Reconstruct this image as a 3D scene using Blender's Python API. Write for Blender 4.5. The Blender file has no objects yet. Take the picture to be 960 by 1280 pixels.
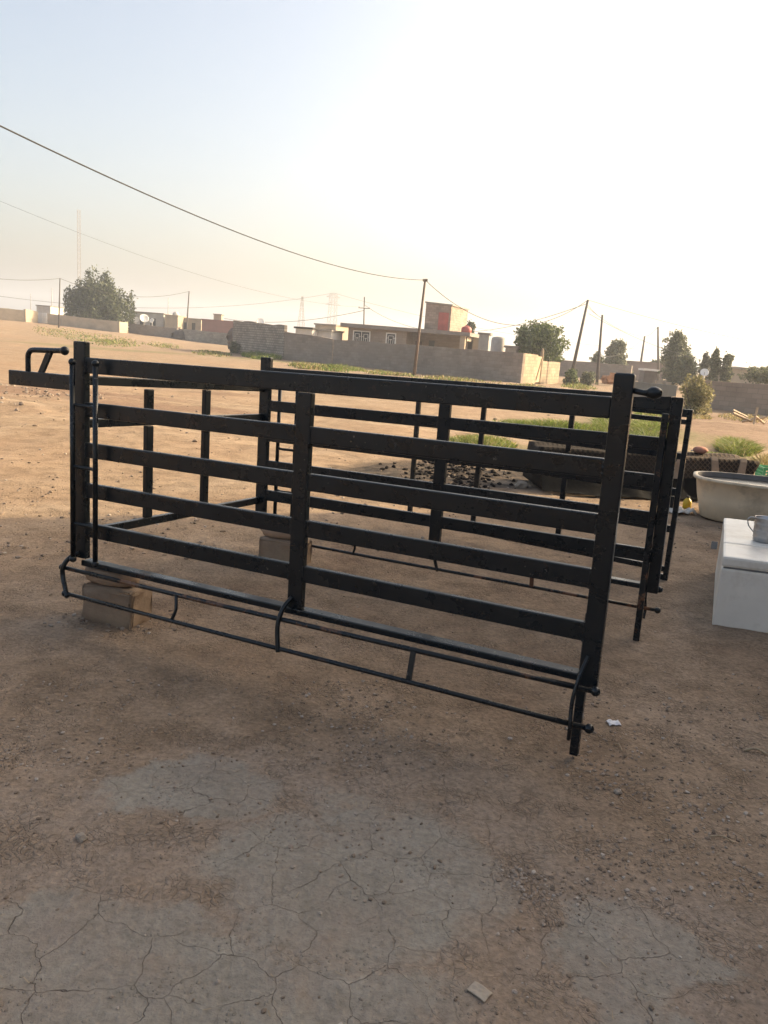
import bpy, bmesh, math, random
import numpy as np
from mathutils import Vector, Matrix
random.seed(7)
RNG = np.random.default_rng(11)
PI = math.pi
sc = bpy.context.scene
COL = sc.collection

# ------------------------------------------------------------------ camera
F_PX, PITCH, ROLL, CAM_H = 980.8, 0.2078, 0.0737, 1.682
fw0 = Vector((0, math.cos(PITCH), -math.sin(PITCH)))
rt0 = Vector((1, 0, 0)); up0 = rt0.cross(fw0)
RT = math.cos(ROLL)*rt0 + math.sin(ROLL)*up0
UP = -math.sin(ROLL)*rt0 + math.cos(ROLL)*up0
FW = fw0
cam = bpy.data.objects.new('camera', bpy.data.cameras.new('camera'))
COL.objects.link(cam); sc.camera = cam
cam.data.sensor_fit = 'HORIZONTAL'; cam.data.sensor_width = 36
cam.data.lens = F_PX/960*36
cam.data.clip_start = 0.05; cam.data.clip_end = 6000
M = Matrix((RT, UP, -FW)).transposed().to_4x4(); M.translation = (0, 0, CAM_H)
cam.matrix_world = M

def ray(px, py): return FW + RT*((px-480)/F_PX) - UP*((py-640)/F_PX)
def gp(px, py):
    d = ray(px, py); t = -CAM_H/d.z
    return Vector((d.x*t, d.y*t))
def at(px, py, Y):
    d = ray(px, py); t = Y/d.y
    return Vector((d.x*t, Y, CAM_H+d.z*t))
def hor(px): return 640 - F_PX*math.tan(PITCH)/math.cos(ROLL) + math.tan(ROLL)*(px-480)
def V(*a): return Vector(a)

# ------------------------------------------------------------------ terrain height
def _hash(ix, iy, s):
    n = (ix.astype(np.int64)*374761393 + iy.astype(np.int64)*668265263 + s*2147483647) & 0x7fffffff
    n = ((n ^ (n >> 13))*1274126177) & 0x7fffffff
    return ((n ^ (n >> 16)) & 0xffff)/65535.0
def vnoise(x, y, s=0):
    ix = np.floor(x); iy = np.floor(y); fx = x-ix; fy = y-iy
    fx = fx*fx*(3-2*fx); fy = fy*fy*(3-2*fy)
    a = _hash(ix, iy, s); b = _hash(ix+1, iy, s); c = _hash(ix, iy+1, s); d = _hash(ix+1, iy+1, s)
    return (a*(1-fx)+b*fx)*(1-fy)+(c*(1-fx)+d*fx)*fy - .5
def sst(a, b, x):
    t = np.clip((x-a)/(b-a), 0, 1); return t*t*(3-2*t)
def hbase(x, y):
    x = np.asarray(x, float); y = np.asarray(y, float)
    return 1.5*sst(-18, -66, x)*sst(35, 112, y)
def height(x, y):
    x = np.asarray(x, float); y = np.asarray(y, float)
    r = np.hypot(x, y)
    z = hbase(x, y)
    near = 1-sst(5, 9, y)*1.0
    z = z + vnoise(x*1.3, y*1.3, 1)*.022*sst(.5, 3, r)
    z = z + vnoise(x*4.1, y*4.1, 2)*.010
    z = z + vnoise(x*13, y*13, 3)*.009*(1-sst(8, 20, r))
    z = z + vnoise(x*31, y*31, 4)*.0055*(1-sst(4, 8, r))
    rough = sst(7, 12, y)
    z = z + vnoise(x*.55, y*.55, 5)*.07*rough + vnoise(x*1.9, y*1.9, 6)*.055*rough*sst(-.1, .3, vnoise(x*.21, y*.21, 9))
    z = z + vnoise(x*.11, y*.11, 7)*.16*sst(14, 30, y)
    # churned mound by the right-hand grass
    z = z + .18*np.exp(-(((x-9.5)/3.5)**2+((y-25)/2.2)**2))
    return z
def hz(x, y): return float(height(np.array([x]), np.array([y]))[0])

# ------------------------------------------------------------------ object helpers
def tag(o, label=None, cat=None, group=None, kind=None, category=None):
    cat = cat or category
    if label and cat and not kind: kind = 'thing'
    if label: o['label'] = label
    if cat: o['category'] = cat
    if group: o['group'] = group
    if kind: o['kind'] = kind
    return o
def empty(name, loc=(0, 0, 0), rz=0.0, **kw):
    o = bpy.data.objects.new(name, None); COL.objects.link(o)
    o.location = loc; o.rotation_euler = (0, 0, rz); o.empty_display_size = .1
    return tag(o, **kw)
def build(name, bm, m, parent=None, smooth=False, loc=None, rz=None, **kw):
    me = bpy.data.meshes.new(name); 
    bmesh.ops.recalc_face_normals(bm, faces=bm.faces[:])
    bm.to_mesh(me); bm.free()
    for mm in (m if isinstance(m, (list, tuple)) else [m]): me.materials.append(mm)
    if smooth:
        for p in me.polygons: p.use_smooth = True
    o = bpy.data.objects.new(name, me); COL.objects.link(o)
    if parent: o.parent = parent
    if loc is not None: o.location = loc
    if rz is not None: o.rotation_euler = (0, 0, rz)
    return tag(o, **kw)
def raw(name, verts, faces, m, parent=None, smooth=False, mi=None, **kw):
    me = bpy.data.meshes.new(name); me.from_pydata(verts, [], faces)
    for mm in (m if isinstance(m, (list, tuple)) else [m]): me.materials.append(mm)
    if mi is not None: me.polygons.foreach_set('material_index', mi)
    if smooth: me.polygons.foreach_set('use_smooth', [True]*len(me.polygons))
    me.update()
    o = bpy.data.objects.new(name, me); COL.objects.link(o)
    if parent: o.parent = parent
    return tag(o, **kw)

def hexa(bm, p, bev=0.0, mi=0):
    """p: 8 points, bottom 4 ccw then top 4"""
    vs = [bm.verts.new(q) for q in p]
    fs = [bm.faces.new([vs[i] for i in f]) for f in ((3,2,1,0),(4,5,6,7),(0,1,5,4),(1,2,6,5),(2,3,7,6),(3,0,4,7))]
    for f in fs: f.material_index = mi
    if bev > 0:
        es = list({e for f in fs for e in f.edges})
        bmesh.ops.bevel(bm, geom=es, offset=bev, segments=2, affect='EDGES', profile=.6)
    return bm
def box(bm, x0, x1, y0, y1, z0, z1, bev=0.0, mi=0):
    return hexa(bm, [(x0,y0,z0),(x1,y0,z0),(x1,y1,z0),(x0,y1,z0),(x0,y0,z1),(x1,y0,z1),(x1,y1,z1),(x0,y1,z1)], bev, mi)
def B(): return bmesh.new()
def tube(bm, pts, r, n=10, cap=True):
    pts = [Vector(p) for p in pts]; rings = []
    rr = r if isinstance(r, (list, tuple)) else [r]*len(pts)
    prev = None
    for i, p in enumerate(pts):
        a = pts[max(i-1, 0)]; b = pts[min(i+1, len(pts)-1)]
        t = (b-a).normalized()
        if prev is None:
            q = V(0, 0, 1) if abs(t.z) < .9 else V(1, 0, 0)
            s = t.cross(q).normalized()
        else:
            s = (prev - t*prev.dot(t)).normalized()
        prev = s; w = t.cross(s)
        rings.append([bm.verts.new(p + (s*math.cos(2*PI*k/n)+w*math.sin(2*PI*k/n))*rr[i]) for k in range(n)])
    for a, b in zip(rings, rings[1:]):
        for k in range(n): bm.faces.new((a[k], a[(k+1) % n], b[(k+1) % n], b[k]))
    if cap:
        bm.faces.new(rings[0][::-1]); bm.faces.new(rings[-1])
    return bm
def ball(bm, c, r, sx=1, sy=1, sz=1, sub=2):
    bmesh.ops.create_icosphere(bm, subdivisions=sub, radius=1, matrix=Matrix.Translation(c) @ Matrix.Diagonal((r*sx, r*sy, r*sz, 1)))
    return bm
def curve(pts, n=6):
    """catmull-rom through pts"""
    P = [Vector(p) for p in pts]; out = []
    for i in range(len(P)-1):
        p0 = P[max(i-1, 0)]; p1 = P[i]; p2 = P[i+1]; p3 = P[min(i+2, len(P)-1)]
        for k in range(n):
            t = k/n
            out.append(.5*((2*p1)+(p2-p0)*t+(2*p0-5*p1+4*p2-p3)*t*t+(3*p1-p0-3*p2+p3)*t**3))
    out.append(P[-1]); return out
def lathe(bm, prof, n=24, c=(0, 0, 0), sx=1.0, sy=1.0, closed=False):
    rings = []
    for r, z in prof:
        rings.append([bm.verts.new((c[0]+r*math.cos(2*PI*k/n)*sx, c[1]+r*math.sin(2*PI*k/n)*sy, c[2]+z)) for k in range(n)])
    for a, b in zip(rings, rings[1:]):
        for k in range(n): bm.faces.new((a[k], a[(k+1) % n], b[(k+1) % n], b[k]))
    bm.faces.new(rings[0][::-1]); bm.faces.new(rings[-1])
    return bm

# ------------------------------------------------------------------ materials
def newmat(name):
    m = bpy.data.materials.new(name); m.use_nodes = True
    nt = m.node_tree; b = nt.nodes['Principled BSDF']
    return m, nt, b
def N(nt, t, **kw):
    n = nt.nodes.new(t)
    for k, v in kw.items(): setattr(n, k, v)
    return n
def ramp(nt, src, stops):
    r = N(nt, 'ShaderNodeValToRGB'); e = r.color_ramp.elements
    while len(e) < len(stops): e.new(.5)
    for el, (p, c) in zip(e, stops):
        el.position = p; el.color = c if len(c) == 4 else (*c, 1)
    nt.links.new(src, r.inputs[0]); return r.outputs[0]
def noise(nt, vec, scale, detail=5, rough=.6, dist=0):
    n = N(nt, 'ShaderNodeTexNoise'); n.inputs['Scale'].default_value = scale
    n.inputs['Detail'].default_value = detail; n.inputs['Roughness'].default_value = rough
    n.inputs['Distortion'].default_value = dist
    if vec is not None: nt.links.new(vec, n.inputs['Vector'])
    return n.outputs['Fac']
def mixc(nt, fac, a, b, mode='MIX'):
    m = N(nt, 'ShaderNodeMix', data_type='RGBA', blend_type=mode)
    for s, v in ((m.inputs[0], fac), (m.inputs[6], a), (m.inputs[7], b)):
        if isinstance(v, (int, float)): s.default_value = v
        elif isinstance(v, (tuple, list)): s.default_value = (*v, 1) if len(v) == 3 else v
        else: nt.links.new(v, s)
    return m.outputs[2]
def mth(nt, op, a, b=0.0, c=None, clamp=False):
    m = N(nt, 'ShaderNodeMath', operation=op); m.use_clamp = clamp
    for s, v in zip(m.inputs, (a, b, c)):
        if v is None: continue
        if isinstance(v, (int, float)): s.default_value = v
        else: nt.links.new(v, s)
    return m.outputs[0]
def ocoord(nt): return N(nt, 'ShaderNodeTexCoord').outputs['Object']
def bump(nt, b, h, strength=.4, dist=.02):
    n = N(nt, 'ShaderNodeBump'); n.inputs['Strength'].default_value = strength; n.inputs['Distance'].default_value = dist
    nt.links.new(h, n.inputs['Height']); nt.links.new(n.outputs[0], b.inputs['Normal'])
def plain(name, c, rough=.7, var=.25, scale=3.0, metal=0.0, bumps=.2, bscale=None, dirt=None, dirtamt=.5, spec=.5):
    m, nt, b = newmat(name); v = ocoord(nt)
    f = noise(nt, v, scale)
    lo = tuple(x*(1-var) for x in c); hi = tuple(min(1, x*(1+var)) for x in c)
    col = ramp(nt, f, [(.3, lo), (.7, hi)])
    if dirt:
        g = ramp(nt, noise(nt, v, scale*.6, 7, .7), [(.5, (0, 0, 0)), (.72, (dirtamt,)*3)])
        col = mixc(nt, g, col, dirt)
    nt.links.new(col, b.inputs['Base Color'])
    b.inputs['Roughness'].default_value = rough; b.inputs['Metallic'].default_value = metal; b.inputs['Specular IOR Level'].default_value = spec
    if bumps: bump(nt, b, noise(nt, v, bscale or scale*6), bumps, .01)
    return m
def blockmat(name, c, mortar, bw=.42, bh=.21, var=.2, stain=None, ms=.016):
    m, nt, b = newmat(name); v = ocoord(nt)
    s = N(nt, 'ShaderNodeSeparateXYZ'); nt.links.new(v, s.inputs[0])
    cmb = N(nt, 'ShaderNodeCombineXYZ'); nt.links.new(mth(nt, 'ADD', s.outputs[0], s.outputs[1]), cmb.inputs[0]); nt.links.new(s.outputs[2], cmb.inputs[1])
    br = N(nt, 'ShaderNodeTexBrick'); nt.links.new(cmb.outputs[0], br.inputs['Vector'])
    br.inputs['Scale'].default_value = 1; br.inputs['Brick Width'].default_value = bw; br.inputs['Row Height'].default_value = bh
    br.inputs['Mortar Size'].default_value = ms; br.inputs['Mortar Smooth'].default_value = .3
    br.inputs['Color1'].default_value = (*[x*(1-var) for x in c], 1); br.inputs['Color2'].default_value = (*[x*(1+var) for x in c], 1)
    br.inputs['Mortar'].default_value = (*mortar, 1)
    f = noise(nt, v, .7, 7, .65)
    col = mixc(nt, .75, br.outputs[0], ramp(nt, f, [(.25, (.5, .5, .5)), (.75, (1.3, 1.27, 1.22))]), 'MULTIPLY')
    if stain:
        col = mixc(nt, ramp(nt, noise(nt, v, .35, 6, .7), [(.5, (0, 0, 0)), (.65, (.7,)*3)]), col, stain)
    nt.links.new(col, b.inputs['Base Color']); b.inputs['Roughness'].default_value = .9
    bump(nt, b, mth(nt, 'SUBTRACT', noise(nt, v, 14), br.outputs['Fac']), .5, .02)
    return m
def leafmat(name, c, c2, trans=.25):
    m, nt, b = newmat(name)
    g = N(nt, 'ShaderNodeNewGeometry')
    v = ocoord(nt)
    col = ramp(nt, g.outputs['Random Per Island'], [(0, tuple(x*.6 for x in c)), (.45, c), (1, c2)])
    col = mixc(nt, .5, col, ramp(nt, noise(nt, v, .9, 3), [(.3, (.7, .7, .7)), (.7, (1.35, 1.3, 1.1))]), 'MULTIPLY')
    nt.links.new(col, b.inputs['Base Color']); b.inputs['Roughness'].default_value = .6
    t = N(nt, 'ShaderNodeBsdfTranslucent'); nt.links.new(col, t.inputs['Color'])
    mx = N(nt, 'ShaderNodeMixShader'); mx.inputs[0].default_value = trans
    nt.links.new(b.outputs[0], mx.inputs[1]); nt.links.new(t.outputs[0], mx.inputs[2])
    nt.links.new(mx.outputs[0], nt.nodes['Material Output'].inputs['Surface'])
    return m

def paintmat(name, rust=.5, dust=.25):
    m, nt, b = newmat(name); v = ocoord(nt)
    f = noise(nt, v, 5, 6, .65)
    col = ramp(nt, f, [(.3, (.0035, .007, .010)), (.7, (.007, .012, .0155))])
    # dust film with streaks along the steel
    mp = N(nt, 'ShaderNodeMapping'); mp.inputs['Scale'].default_value = (1.5, 14, 14); nt.links.new(v, mp.inputs[0])
    d = ramp(nt, noise(nt, mp.outputs[0], 1.6, 6, .7), [(.45, (0, 0, 0)), (.8, (dust,)*3)])
    col = mixc(nt, d, col, (.060, .046, .036))
    # small chips and scratches of bare or chalky metal
    ch = ramp(nt, noise(nt, v, 38, 4, .6), [(.665, (0, 0, 0)), (.70, (.7,)*3)])
    chm = mth(nt, 'MULTIPLY', ch, ramp(nt, noise(nt, v, 2.3, 3, .6), [(.5, (0, 0, 0)), (.62, (1, 1, 1))]))
    col = mixc(nt, chm, col, (.22, .20, .18))
    rs = ramp(nt, noise(nt, v, 3.1, 6, .75, .4), [(.64-.11*rust, (0, 0, 0)), (.69-.10*rust, (min(1, rust*1.1),)*3)])
    col = mixc(nt, rs, col, (.17, .082, .048))
    nt.links.new(col, b.inputs['Base Color'])
    r = ramp(nt, noise(nt, v, 9, 5, .6), [(.3, (.20,)*3), (.75, (.42,)*3)])
    nt.links.new(r, b.inputs['Roughness'])
    b.inputs['Specular IOR Level'].default_value = .36
    bump(nt, b, noise(nt, v, 22, 5), .16, .005)
    return m
PAINT = paintmat('black_paint', .15, .14)
PAINT_ROD = paintmat('worn_black_paint', .8, .25)
PAINT_GATE = paintmat('dull_black_paint', .2, .3)
GALV = plain('grey_sheet_metal', (.14, .16, .18), .6, .15, 4, .1, .1, dirt=(.10, .09, .075))
RUSTY = plain('rusty_steel', (.13, .06, .035), .8, .4, 9)
BLOCK = blockmat('grey_blockwork', (.34, .29, .24), (.17, .145, .12), ms=.03)
BLOCKW = blockmat('warm_blockwork', (.34, .26, .18), (.24, .19, .14))
BLOCKP = blockmat('pinkish_blockwork', (.37, .27, .215), (.27, .20, .16))
BLOCKD = blockmat('weathered_blockwork', (.31, .25, .205), (.255, .208, .172), var=.12, stain=(.21, .178, .15))
PLASTER = plain('pale_plaster', (.38, .31, .23), .9, .15, 1.2, dirt=(.33, .27, .2))
PLASTERW = plain('whitewashed_plaster', (.50, .47, .43), .9, .12, 1.2, dirt=(.4, .35, .28))
TANWALL = plain('tan_render', (.40, .33, .25), .9, .18, .8, dirt=(.26, .21, .16))
MAUVE = plain('dull_mauve_render', (.24, .19, .175), .9, .15, .8)
CONC = plain('raw_concrete', (.30, .27, .235), .9, .2, 1.5, dirt=(.2, .17, .14))
ROOFC = plain('concrete_roof_edge', (.23, .20, .18), .9, .2, 2)
REDP = plain('faded_red_paint', (.40, .075, .06), .6, .2, 2, dirt=(.3, .12, .09))
MAROON = plain('maroon_render', (.21, .095, .085), .9, .15, 1.5)
DARK = plain('dark_interior', (.03, .027, .025), .8, .3, 3)
GLASS = plain('dark_window_glass', (.02, .022, .025), .15, .2, 3, bumps=0)
WHITE = plain('white_paint', (.74, .73, .70), .5, .06, 3, bumps=.05)
FRIDGE = plain('off_white_enamel', (.76, .73, .66), .42, .08, 2.5, bumps=.03, dirt=(.42, .36, .28), dirtamt=.8)
GASKET = plain('grey_gasket', (.2, .2, .2), .7, .2, 5)
MUG = plain('dull_tinned_steel', (.42, .42, .42), .38, .12, 20, .85, .1)
TUB = plain('cream_plastic', (.66, .54, .39), .55, .14, 3, bumps=.06, dirt=(.22, .165, .11), dirtamt=.85)
WOODP = plain('weathered_pole_wood', (.16, .125, .095), .9, .3, 4)
POLED = plain('dark_pole_steel', (.085, .075, .07), .7, .2, 4)
MASTM = plain('mast_steel', (.38, .36, .35), .6, .1, 2)
WIRE = plain('cable_black', (.018, .018, .018), .6, .1, 2, bumps=0)
BARK = plain('tree_bark', (.12, .09, .065), .95, .3, 6)
TANKG = plain('grey_tank', (.33, .31, .29), .7, .15, 2)
YEL = plain('yellow_plastic', (.62, .40, .03), .45, .15, 6)
GRN = plain('green_plastic', (.05, .34, .17), .5, .15, 6)
PAPER = plain('white_paper', (.78, .77, .78), .7, .08, 30, dirt=(.35, .35, .5))
CARD = plain('faded_card', (.36, .30, .235), .9, .15, 12)
STICK = plain('dry_stick', (.31, .24, .16), .9, .25, 20)
STONEM = plain('sand_stone', (.30, .25, .20), .95, .25, 9, bumps=.5)
SUPB = plain('dusty_support_block', (.27, .192, .133), .95, .2, 7, bumps=.5, dirt=(.21, .16, .10))
SLABM = plain('pinkish_clay_slab', (.34, .235, .165), .95, .15, 8, bumps=.3)
BLKPL = plain('black_plastic_sheet', (.006, .006, .006), .8, .3, 8, bumps=.8, bscale=12, spec=.06)

def meshmat(name):
    m, nt, b = newmat(name); v = ocoord(nt)
    s = N(nt, 'ShaderNodeSeparateXYZ'); nt.links.new(v, s.inputs[0])
    u = s.outputs[0]; w = mth(nt, 'MULTIPLY', mth(nt, 'SUBTRACT', s.outputs[2], mth(nt, 'MULTIPLY', s.outputs[1], .6)), 1.25)
    def weave(a): return mth(nt, 'PINGPONG', mth(nt, 'MULTIPLY', a, 30), 1.0)
    k = mth(nt, 'MAXIMUM', weave(mth(nt, 'ADD', u, w)), weave(mth(nt, 'SUBTRACT', u, w)))
    col = mixc(nt, ramp(nt, k, [(.72, (0, 0, 0)), (.92, (1, 1, 1))]), (.030, .021, .015), (.105, .073, .050))
    shade_mix = ramp(nt, mth(nt, 'ADD', mth(nt, 'MULTIPLY', s.outputs[0], .3), mth(nt, 'MULTIPLY', noise(nt, v, 2.5, 5), .12)), [(.50, (.72,)*3), (.62, (0, 0, 0))])
    col = mixc(nt, shade_mix, col, (.010, .009, .008))  # shade over the left part of the trough, painted into the matting colour
    st = ramp(nt, noise(nt, v, 1.6, 5, .7), [(.5, (0, 0, 0)), (.7, (.22,)*3)])
    col = mixc(nt, st, col, (.10, .07, .048))
    nt.links.new(col, b.inputs['Base Color']); b.inputs['Roughness'].default_value = .85; b.inputs['Specular IOR Level'].default_value = .12
    bump(nt, b, k, .5, .01)
    return m
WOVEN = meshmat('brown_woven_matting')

# ------------------------------------------------------------------ ground
def groundmat():
    m, nt, b = newmat('dry_earth'); v = ocoord(nt)
    s = N(nt, 'ShaderNodeSeparateXYZ'); nt.links.new(v, s.inputs[0]); X, Y = s.outputs[0], s.outputs[1]
    n1 = noise(nt, v, .9, 8, .62, .3); n2 = noise(nt, v, 6, 8, .68); n3 = noise(nt, v, 42, 5, .65); n4 = noise(nt, v, .12, 6, .6)
    # yard soil
    soil = ramp(nt, n1, [(.28, (.188, .126, .086)), (.5, (.255, .183, .127)), (.72, (.325, .245, .183))])
    soil = mixc(nt, .8, soil, ramp(nt, n2, [(.25, (.62, .60, .58)), (.75, (1.32, 1.30, 1.28))]), 'MULTIPLY')
    # open sand beyond the yard
    sand = ramp(nt, n1, [(.25, (.21, .147, .097)), (.5, (.285, .208, .142)), (.75, (.36, .275, .197))])
    sand = mixc(nt, .75, sand, ramp(nt, n2, [(.25, (.58, .56, .54)), (.75, (1.3, 1.28, 1.25))]), 'MULTIPLY')
    sand = mixc(nt, ramp(nt, n4, [(.42, (0, 0, 0)), (.6, (.5,)*3)]), sand, (.30, .195, .125))
    fy = mth(nt, 'ADD', Y, mth(nt, 'MULTIPLY', mth(nt, 'SUBTRACT', n1, .5), 4.0))
    fy = mth(nt, 'SUBTRACT', fy, mth(nt, 'MULTIPLY', X, .35))
    base = mixc(nt, ramp(nt, mth(nt, 'DIVIDE', fy, 12.0), [(.42, (0, 0, 0)), (.72, (1, 1, 1))]), soil, sand)
    # masks : warped ellipses on the ground
    wx = mth(nt, 'ADD', X, mth(nt, 'MULTIPLY', mth(nt, 'SUBTRACT', noise(nt, v, 1.7, 6, .65), .5), .9))
    wv = N(nt, 'ShaderNodeVectorMath', operation='ADD'); nt.links.new(v, wv.inputs[0]); wv.inputs[1].default_value = (17, 5, 3)
    wy = mth(nt, 'ADD', Y, mth(nt, 'MULTIPLY', mth(nt, 'SUBTRACT', noise(nt, wv.outputs[0], 1.7, 6, .65), .5), .9))
    def ell(cx, cy, rx, ry, a=0.0):
        dx = mth(nt, 'SUBTRACT', wx, cx); dy = mth(nt, 'SUBTRACT', wy, cy)
        ca, sa = math.cos(a), math.sin(a)
        p = mth(nt, 'ADD', mth(nt, 'MULTIPLY', dx, ca/rx), mth(nt, 'MULTIPLY', dy, sa/rx))
        q = mth(nt, 'ADD', mth(nt, 'MULTIPLY', dx, -sa/ry), mth(nt, 'MULTIPLY', dy, ca/ry))
        return mth(nt, 'ADD', mth(nt, 'MULTIPLY', p, p), mth(nt, 'MULTIPLY', q, q))
    def mask(es, lo, hi):
        e = es[0]
        for k in es[1:]: e = mth(nt, 'MINIMUM', e, k)
        return ramp(nt, mth(nt, 'MULTIPLY', e, .5), [(lo*.5, (1, 1, 1)), (hi*.5, (0, 0, 0))])
    # cement skim patches
    cem = mask([ell(-.02, 2.25, .47, .40, .2), ell(-.68, 2.70, .36, .19, -.15), ell(-.62, 1.78, .50, .26), ell(-.1, 1.72, .42, .22), ell(.84, 2.0, .24, .26, .3), ell(.8, 1.6, .3, .2)], .66, 1.12)
    cemw = mask([ell(-.15, 2.1, 1.15, .95), ell(.9, 1.75, .8, .6), ell(-.6, 1.5, .9, .5)], .7, 1.5)
    cg = ramp(nt, noise(nt, v, 2.6, 7, .6), [(.3, (.235, .208, .172)), (.55, (.28, .253, .212)), (.75, (.32, .292, .25))])
    cg = mixc(nt, ramp(nt, noise(nt, v, 1.9, 6, .7), [(.45, (0, 0, 0)), (.68, (.6,)*3)]), cg, (.265, .205, .165))
    cg = mixc(nt, ramp(nt, noise(nt, v, 9, 5, .7), [(.52, (0, 0, 0)), (.7, (.5,)*3)]), cg, (.17, .145, .115))
    cg = mixc(nt, .35, cg, ramp(nt, n3, [(.3, (.72, .72, .72)), (.7, (1.2, 1.2, 1.2))]), 'MULTIPLY')
    dustn = ramp(nt, noise(nt, v, 3.4, 7, .7), [(.38, (0, 0, 0)), (.66, (1, 1, 1))])
    base = mixc(nt, mth(nt, 'MULTIPLY', cemw, mth(nt, 'ADD', mth(nt, 'MULTIPLY', dustn, .5), .3)), base, (.285, .23, .187))
    cemf = mth(nt, 'MULTIPLY', cem, ramp(nt, noise(nt, v, 4.5, 7, .7), [(.26, (.2,)*3), (.46, (.92,)*3)]))
    base = mixc(nt, cemf, base, cg)
    # cracks
    wcv = N(nt, 'ShaderNodeVectorMath', operation='ADD'); nt.links.new(v, wcv.inputs[0])
    nz = N(nt, 'ShaderNodeTexNoise'); nz.inputs['Scale'].default_value = 5; nz.inputs['Detail'].default_value = 5; nt.links.new(v, nz.inputs['Vector'])
    sc_ = N(nt, 'ShaderNodeVectorMath', operation='SCALE'); nt.links.new(nz.outputs['Color'], sc_.inputs[0]); sc_.inputs['Scale'].default_value = .17
    nt.links.new(sc_.outputs[0], wcv.inputs[1])
    vo = N(nt, 'ShaderNodeTexVoronoi', feature='DISTANCE_TO_EDGE', voronoi_dimensions='2D'); vo.inputs['Scale'].default_value = 5.6; nt.links.new(wcv.outputs[0], vo.inputs['Vector'])
    crk = ramp(nt, vo.outputs['Distance'], [(.0005, (1, 1, 1)), (.0075, (0, 0, 0))])
    crk = mth(nt, 'MULTIPLY', crk, ramp(nt, noise(nt, v, 2.1, 4, .6), [(.40, (0, 0, 0)), (.58, (1, 1, 1))]))
    crk = mth(nt, 'MULTIPLY', crk, mth(nt, 'MAXIMUM', cem, mth(nt, 'MULTIPLY', cemw, .45)))
    base = mixc(nt, mth(nt, 'MULTIPLY', crk, .34), base, (.10, .048, .040))
    # burnt ground behind the cage, and damp brown patch
    burn = mask([ell(.85, 10.9, 1.65, 1.15, .2), ell(1.9, 11.5, 1.0, .6)], .55, 1.25)
    base = mixc(nt, mth(nt, 'MULTIPLY', burn, ramp(nt, n2, [(.38, (1, 1, 1)), (.75, (.55,)*3)])), base, (.022, .019, .018))
    spot = mask([ell(-5.2, 23.0, 1.2, .7), ell(-8, 30, 1.4, 1.0)], .4, 1.3)
    base = mixc(nt, mth(nt, 'MULTIPLY', spot, .6), base, (.14, .085, .055))
    # redder churned soil by the right-hand wall
    red = mask([ell(11.5, 26.5, 5.5, 5.0), ell(8, 21, 3, 2), ell(-9.5, 19.5, 4.5, 1.6), ell(-5, 17.5, 2.5, .8)], .5, 1.4)
    base = mixc(nt, mth(nt, 'MULTIPLY', red, mth(nt, 'ADD', .45, mth(nt, 'MULTIPLY', n2, .7), None, True)), base, (.205, .128, .086))
    # thin green cover
    grn = mask([ell(2.0, 14.6, 1.5, .8), ell(4.2, 18.4, 2.2, 1.0), ell(6.6, 21, 1.6, 3.0), ell(6.6, 15.6, 1.4, .9), ell(-22, 60, 7, 3.0, .3), ell(-10, 61, 4, 2.5, -.5), ell(-3.5, 56, 4, 2.0, -.6)], .5, 1.5)
    base = mixc(nt, mth(nt, 'MULTIPLY', grn, ramp(nt, n2, [(.35, (.15,)*3), (.65, (.8,)*3)])), base, (.13, .14, .05))
    # wheel tracks pressed into the sand
    tw = mth(nt, 'ADD', Y, mth(nt, 'MULTIPLY', mth(nt, 'SUBTRACT', n4, .5), 5.0))
    trk = None
    for (c0, c1, c2) in ((17.0, -.22, .018), (18.55, -.22, .018), (24.5, .10, -.006), (26.0, .10, -.006), (11.6, -.38, .03), (13.0, -.38, .03), (38, -.1, 0), (39.6, -.1, 0)):
        yy = mth(nt, 'ADD', mth(nt, 'ADD', c0, mth(nt, 'MULTIPLY', X, c1)), mth(nt, 'MULTIPLY', mth(nt, 'MULTIPLY', X, X), c2))
        k = ramp(nt, mth(nt, 'ABSOLUTE', mth(nt, 'SUBTRACT', tw, yy)), [(.10, (1, 1, 1)), (.26, (0, 0, 0))])
        trk = k if trk is None else mth(nt, 'MAXIMUM', trk, k)
    trk = mth(nt, 'MULTIPLY', trk, ramp(nt, noise(nt, v, .5, 4), [(.38, (0, 0, 0)), (.55, (1, 1, 1))]))
    base = mixc(nt, mth(nt, 'MULTIPLY', trk, .42), base, (.40, .305, .215))
    # fine grit
    base = mixc(nt, mth(nt, 'SUBTRACT', .8, mth(nt, 'MULTIPLY', cem, .5)), base, ramp(nt, n3, [(.27, (.55, .54, .53)), (.5, (1, 1, 1)), (.72, (1.4, 1.38, 1.35))]), 'MULTIPLY')
    vk = N(nt, 'ShaderNodeTexVoronoi', feature='DISTANCE_TO_EDGE'); vk.inputs['Scale'].default_value = 38; nt.links.new(wcv.outputs[0], vk.inputs['Vector'])
    clod = mth(nt, 'MULTIPLY', ramp(nt, vk.outputs['Distance'], [(.02, (1, 1, 1)), (.16, (0, 0, 0))]), ramp(nt, noise(nt, v, 3.7, 5, .65), [(.46, (0, 0, 0)), (.60, (1, 1, 1))]))
    clod = mth(nt, 'MULTIPLY', clod, mth(nt, 'SUBTRACT', 1.0, cem))
    base = mixc(nt, mth(nt, 'MULTIPLY', clod, .07), base, (.085, .060, .040))
    vg = N(nt, 'ShaderNodeTexVoronoi'); vg.inputs['Scale'].default_value = 60; nt.links.new(v, vg.inputs['Vector'])
    grit = mth(nt, 'MULTIPLY', ramp(nt, vg.outputs['Distance'], [(.18, (1, 1, 1)), (.30, (0, 0, 0))]), ramp(nt, noise(nt, v, 5, 4), [(.5, (0, 0, 0)), (.62, (1, 1, 1))]))
    base = mixc(nt, mth(nt, 'MULTIPLY', mth(nt, 'MULTIPLY', grit, .5), mth(nt, 'SUBTRACT', 1.0, cem)), base, (.30, .25, .20))
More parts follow.
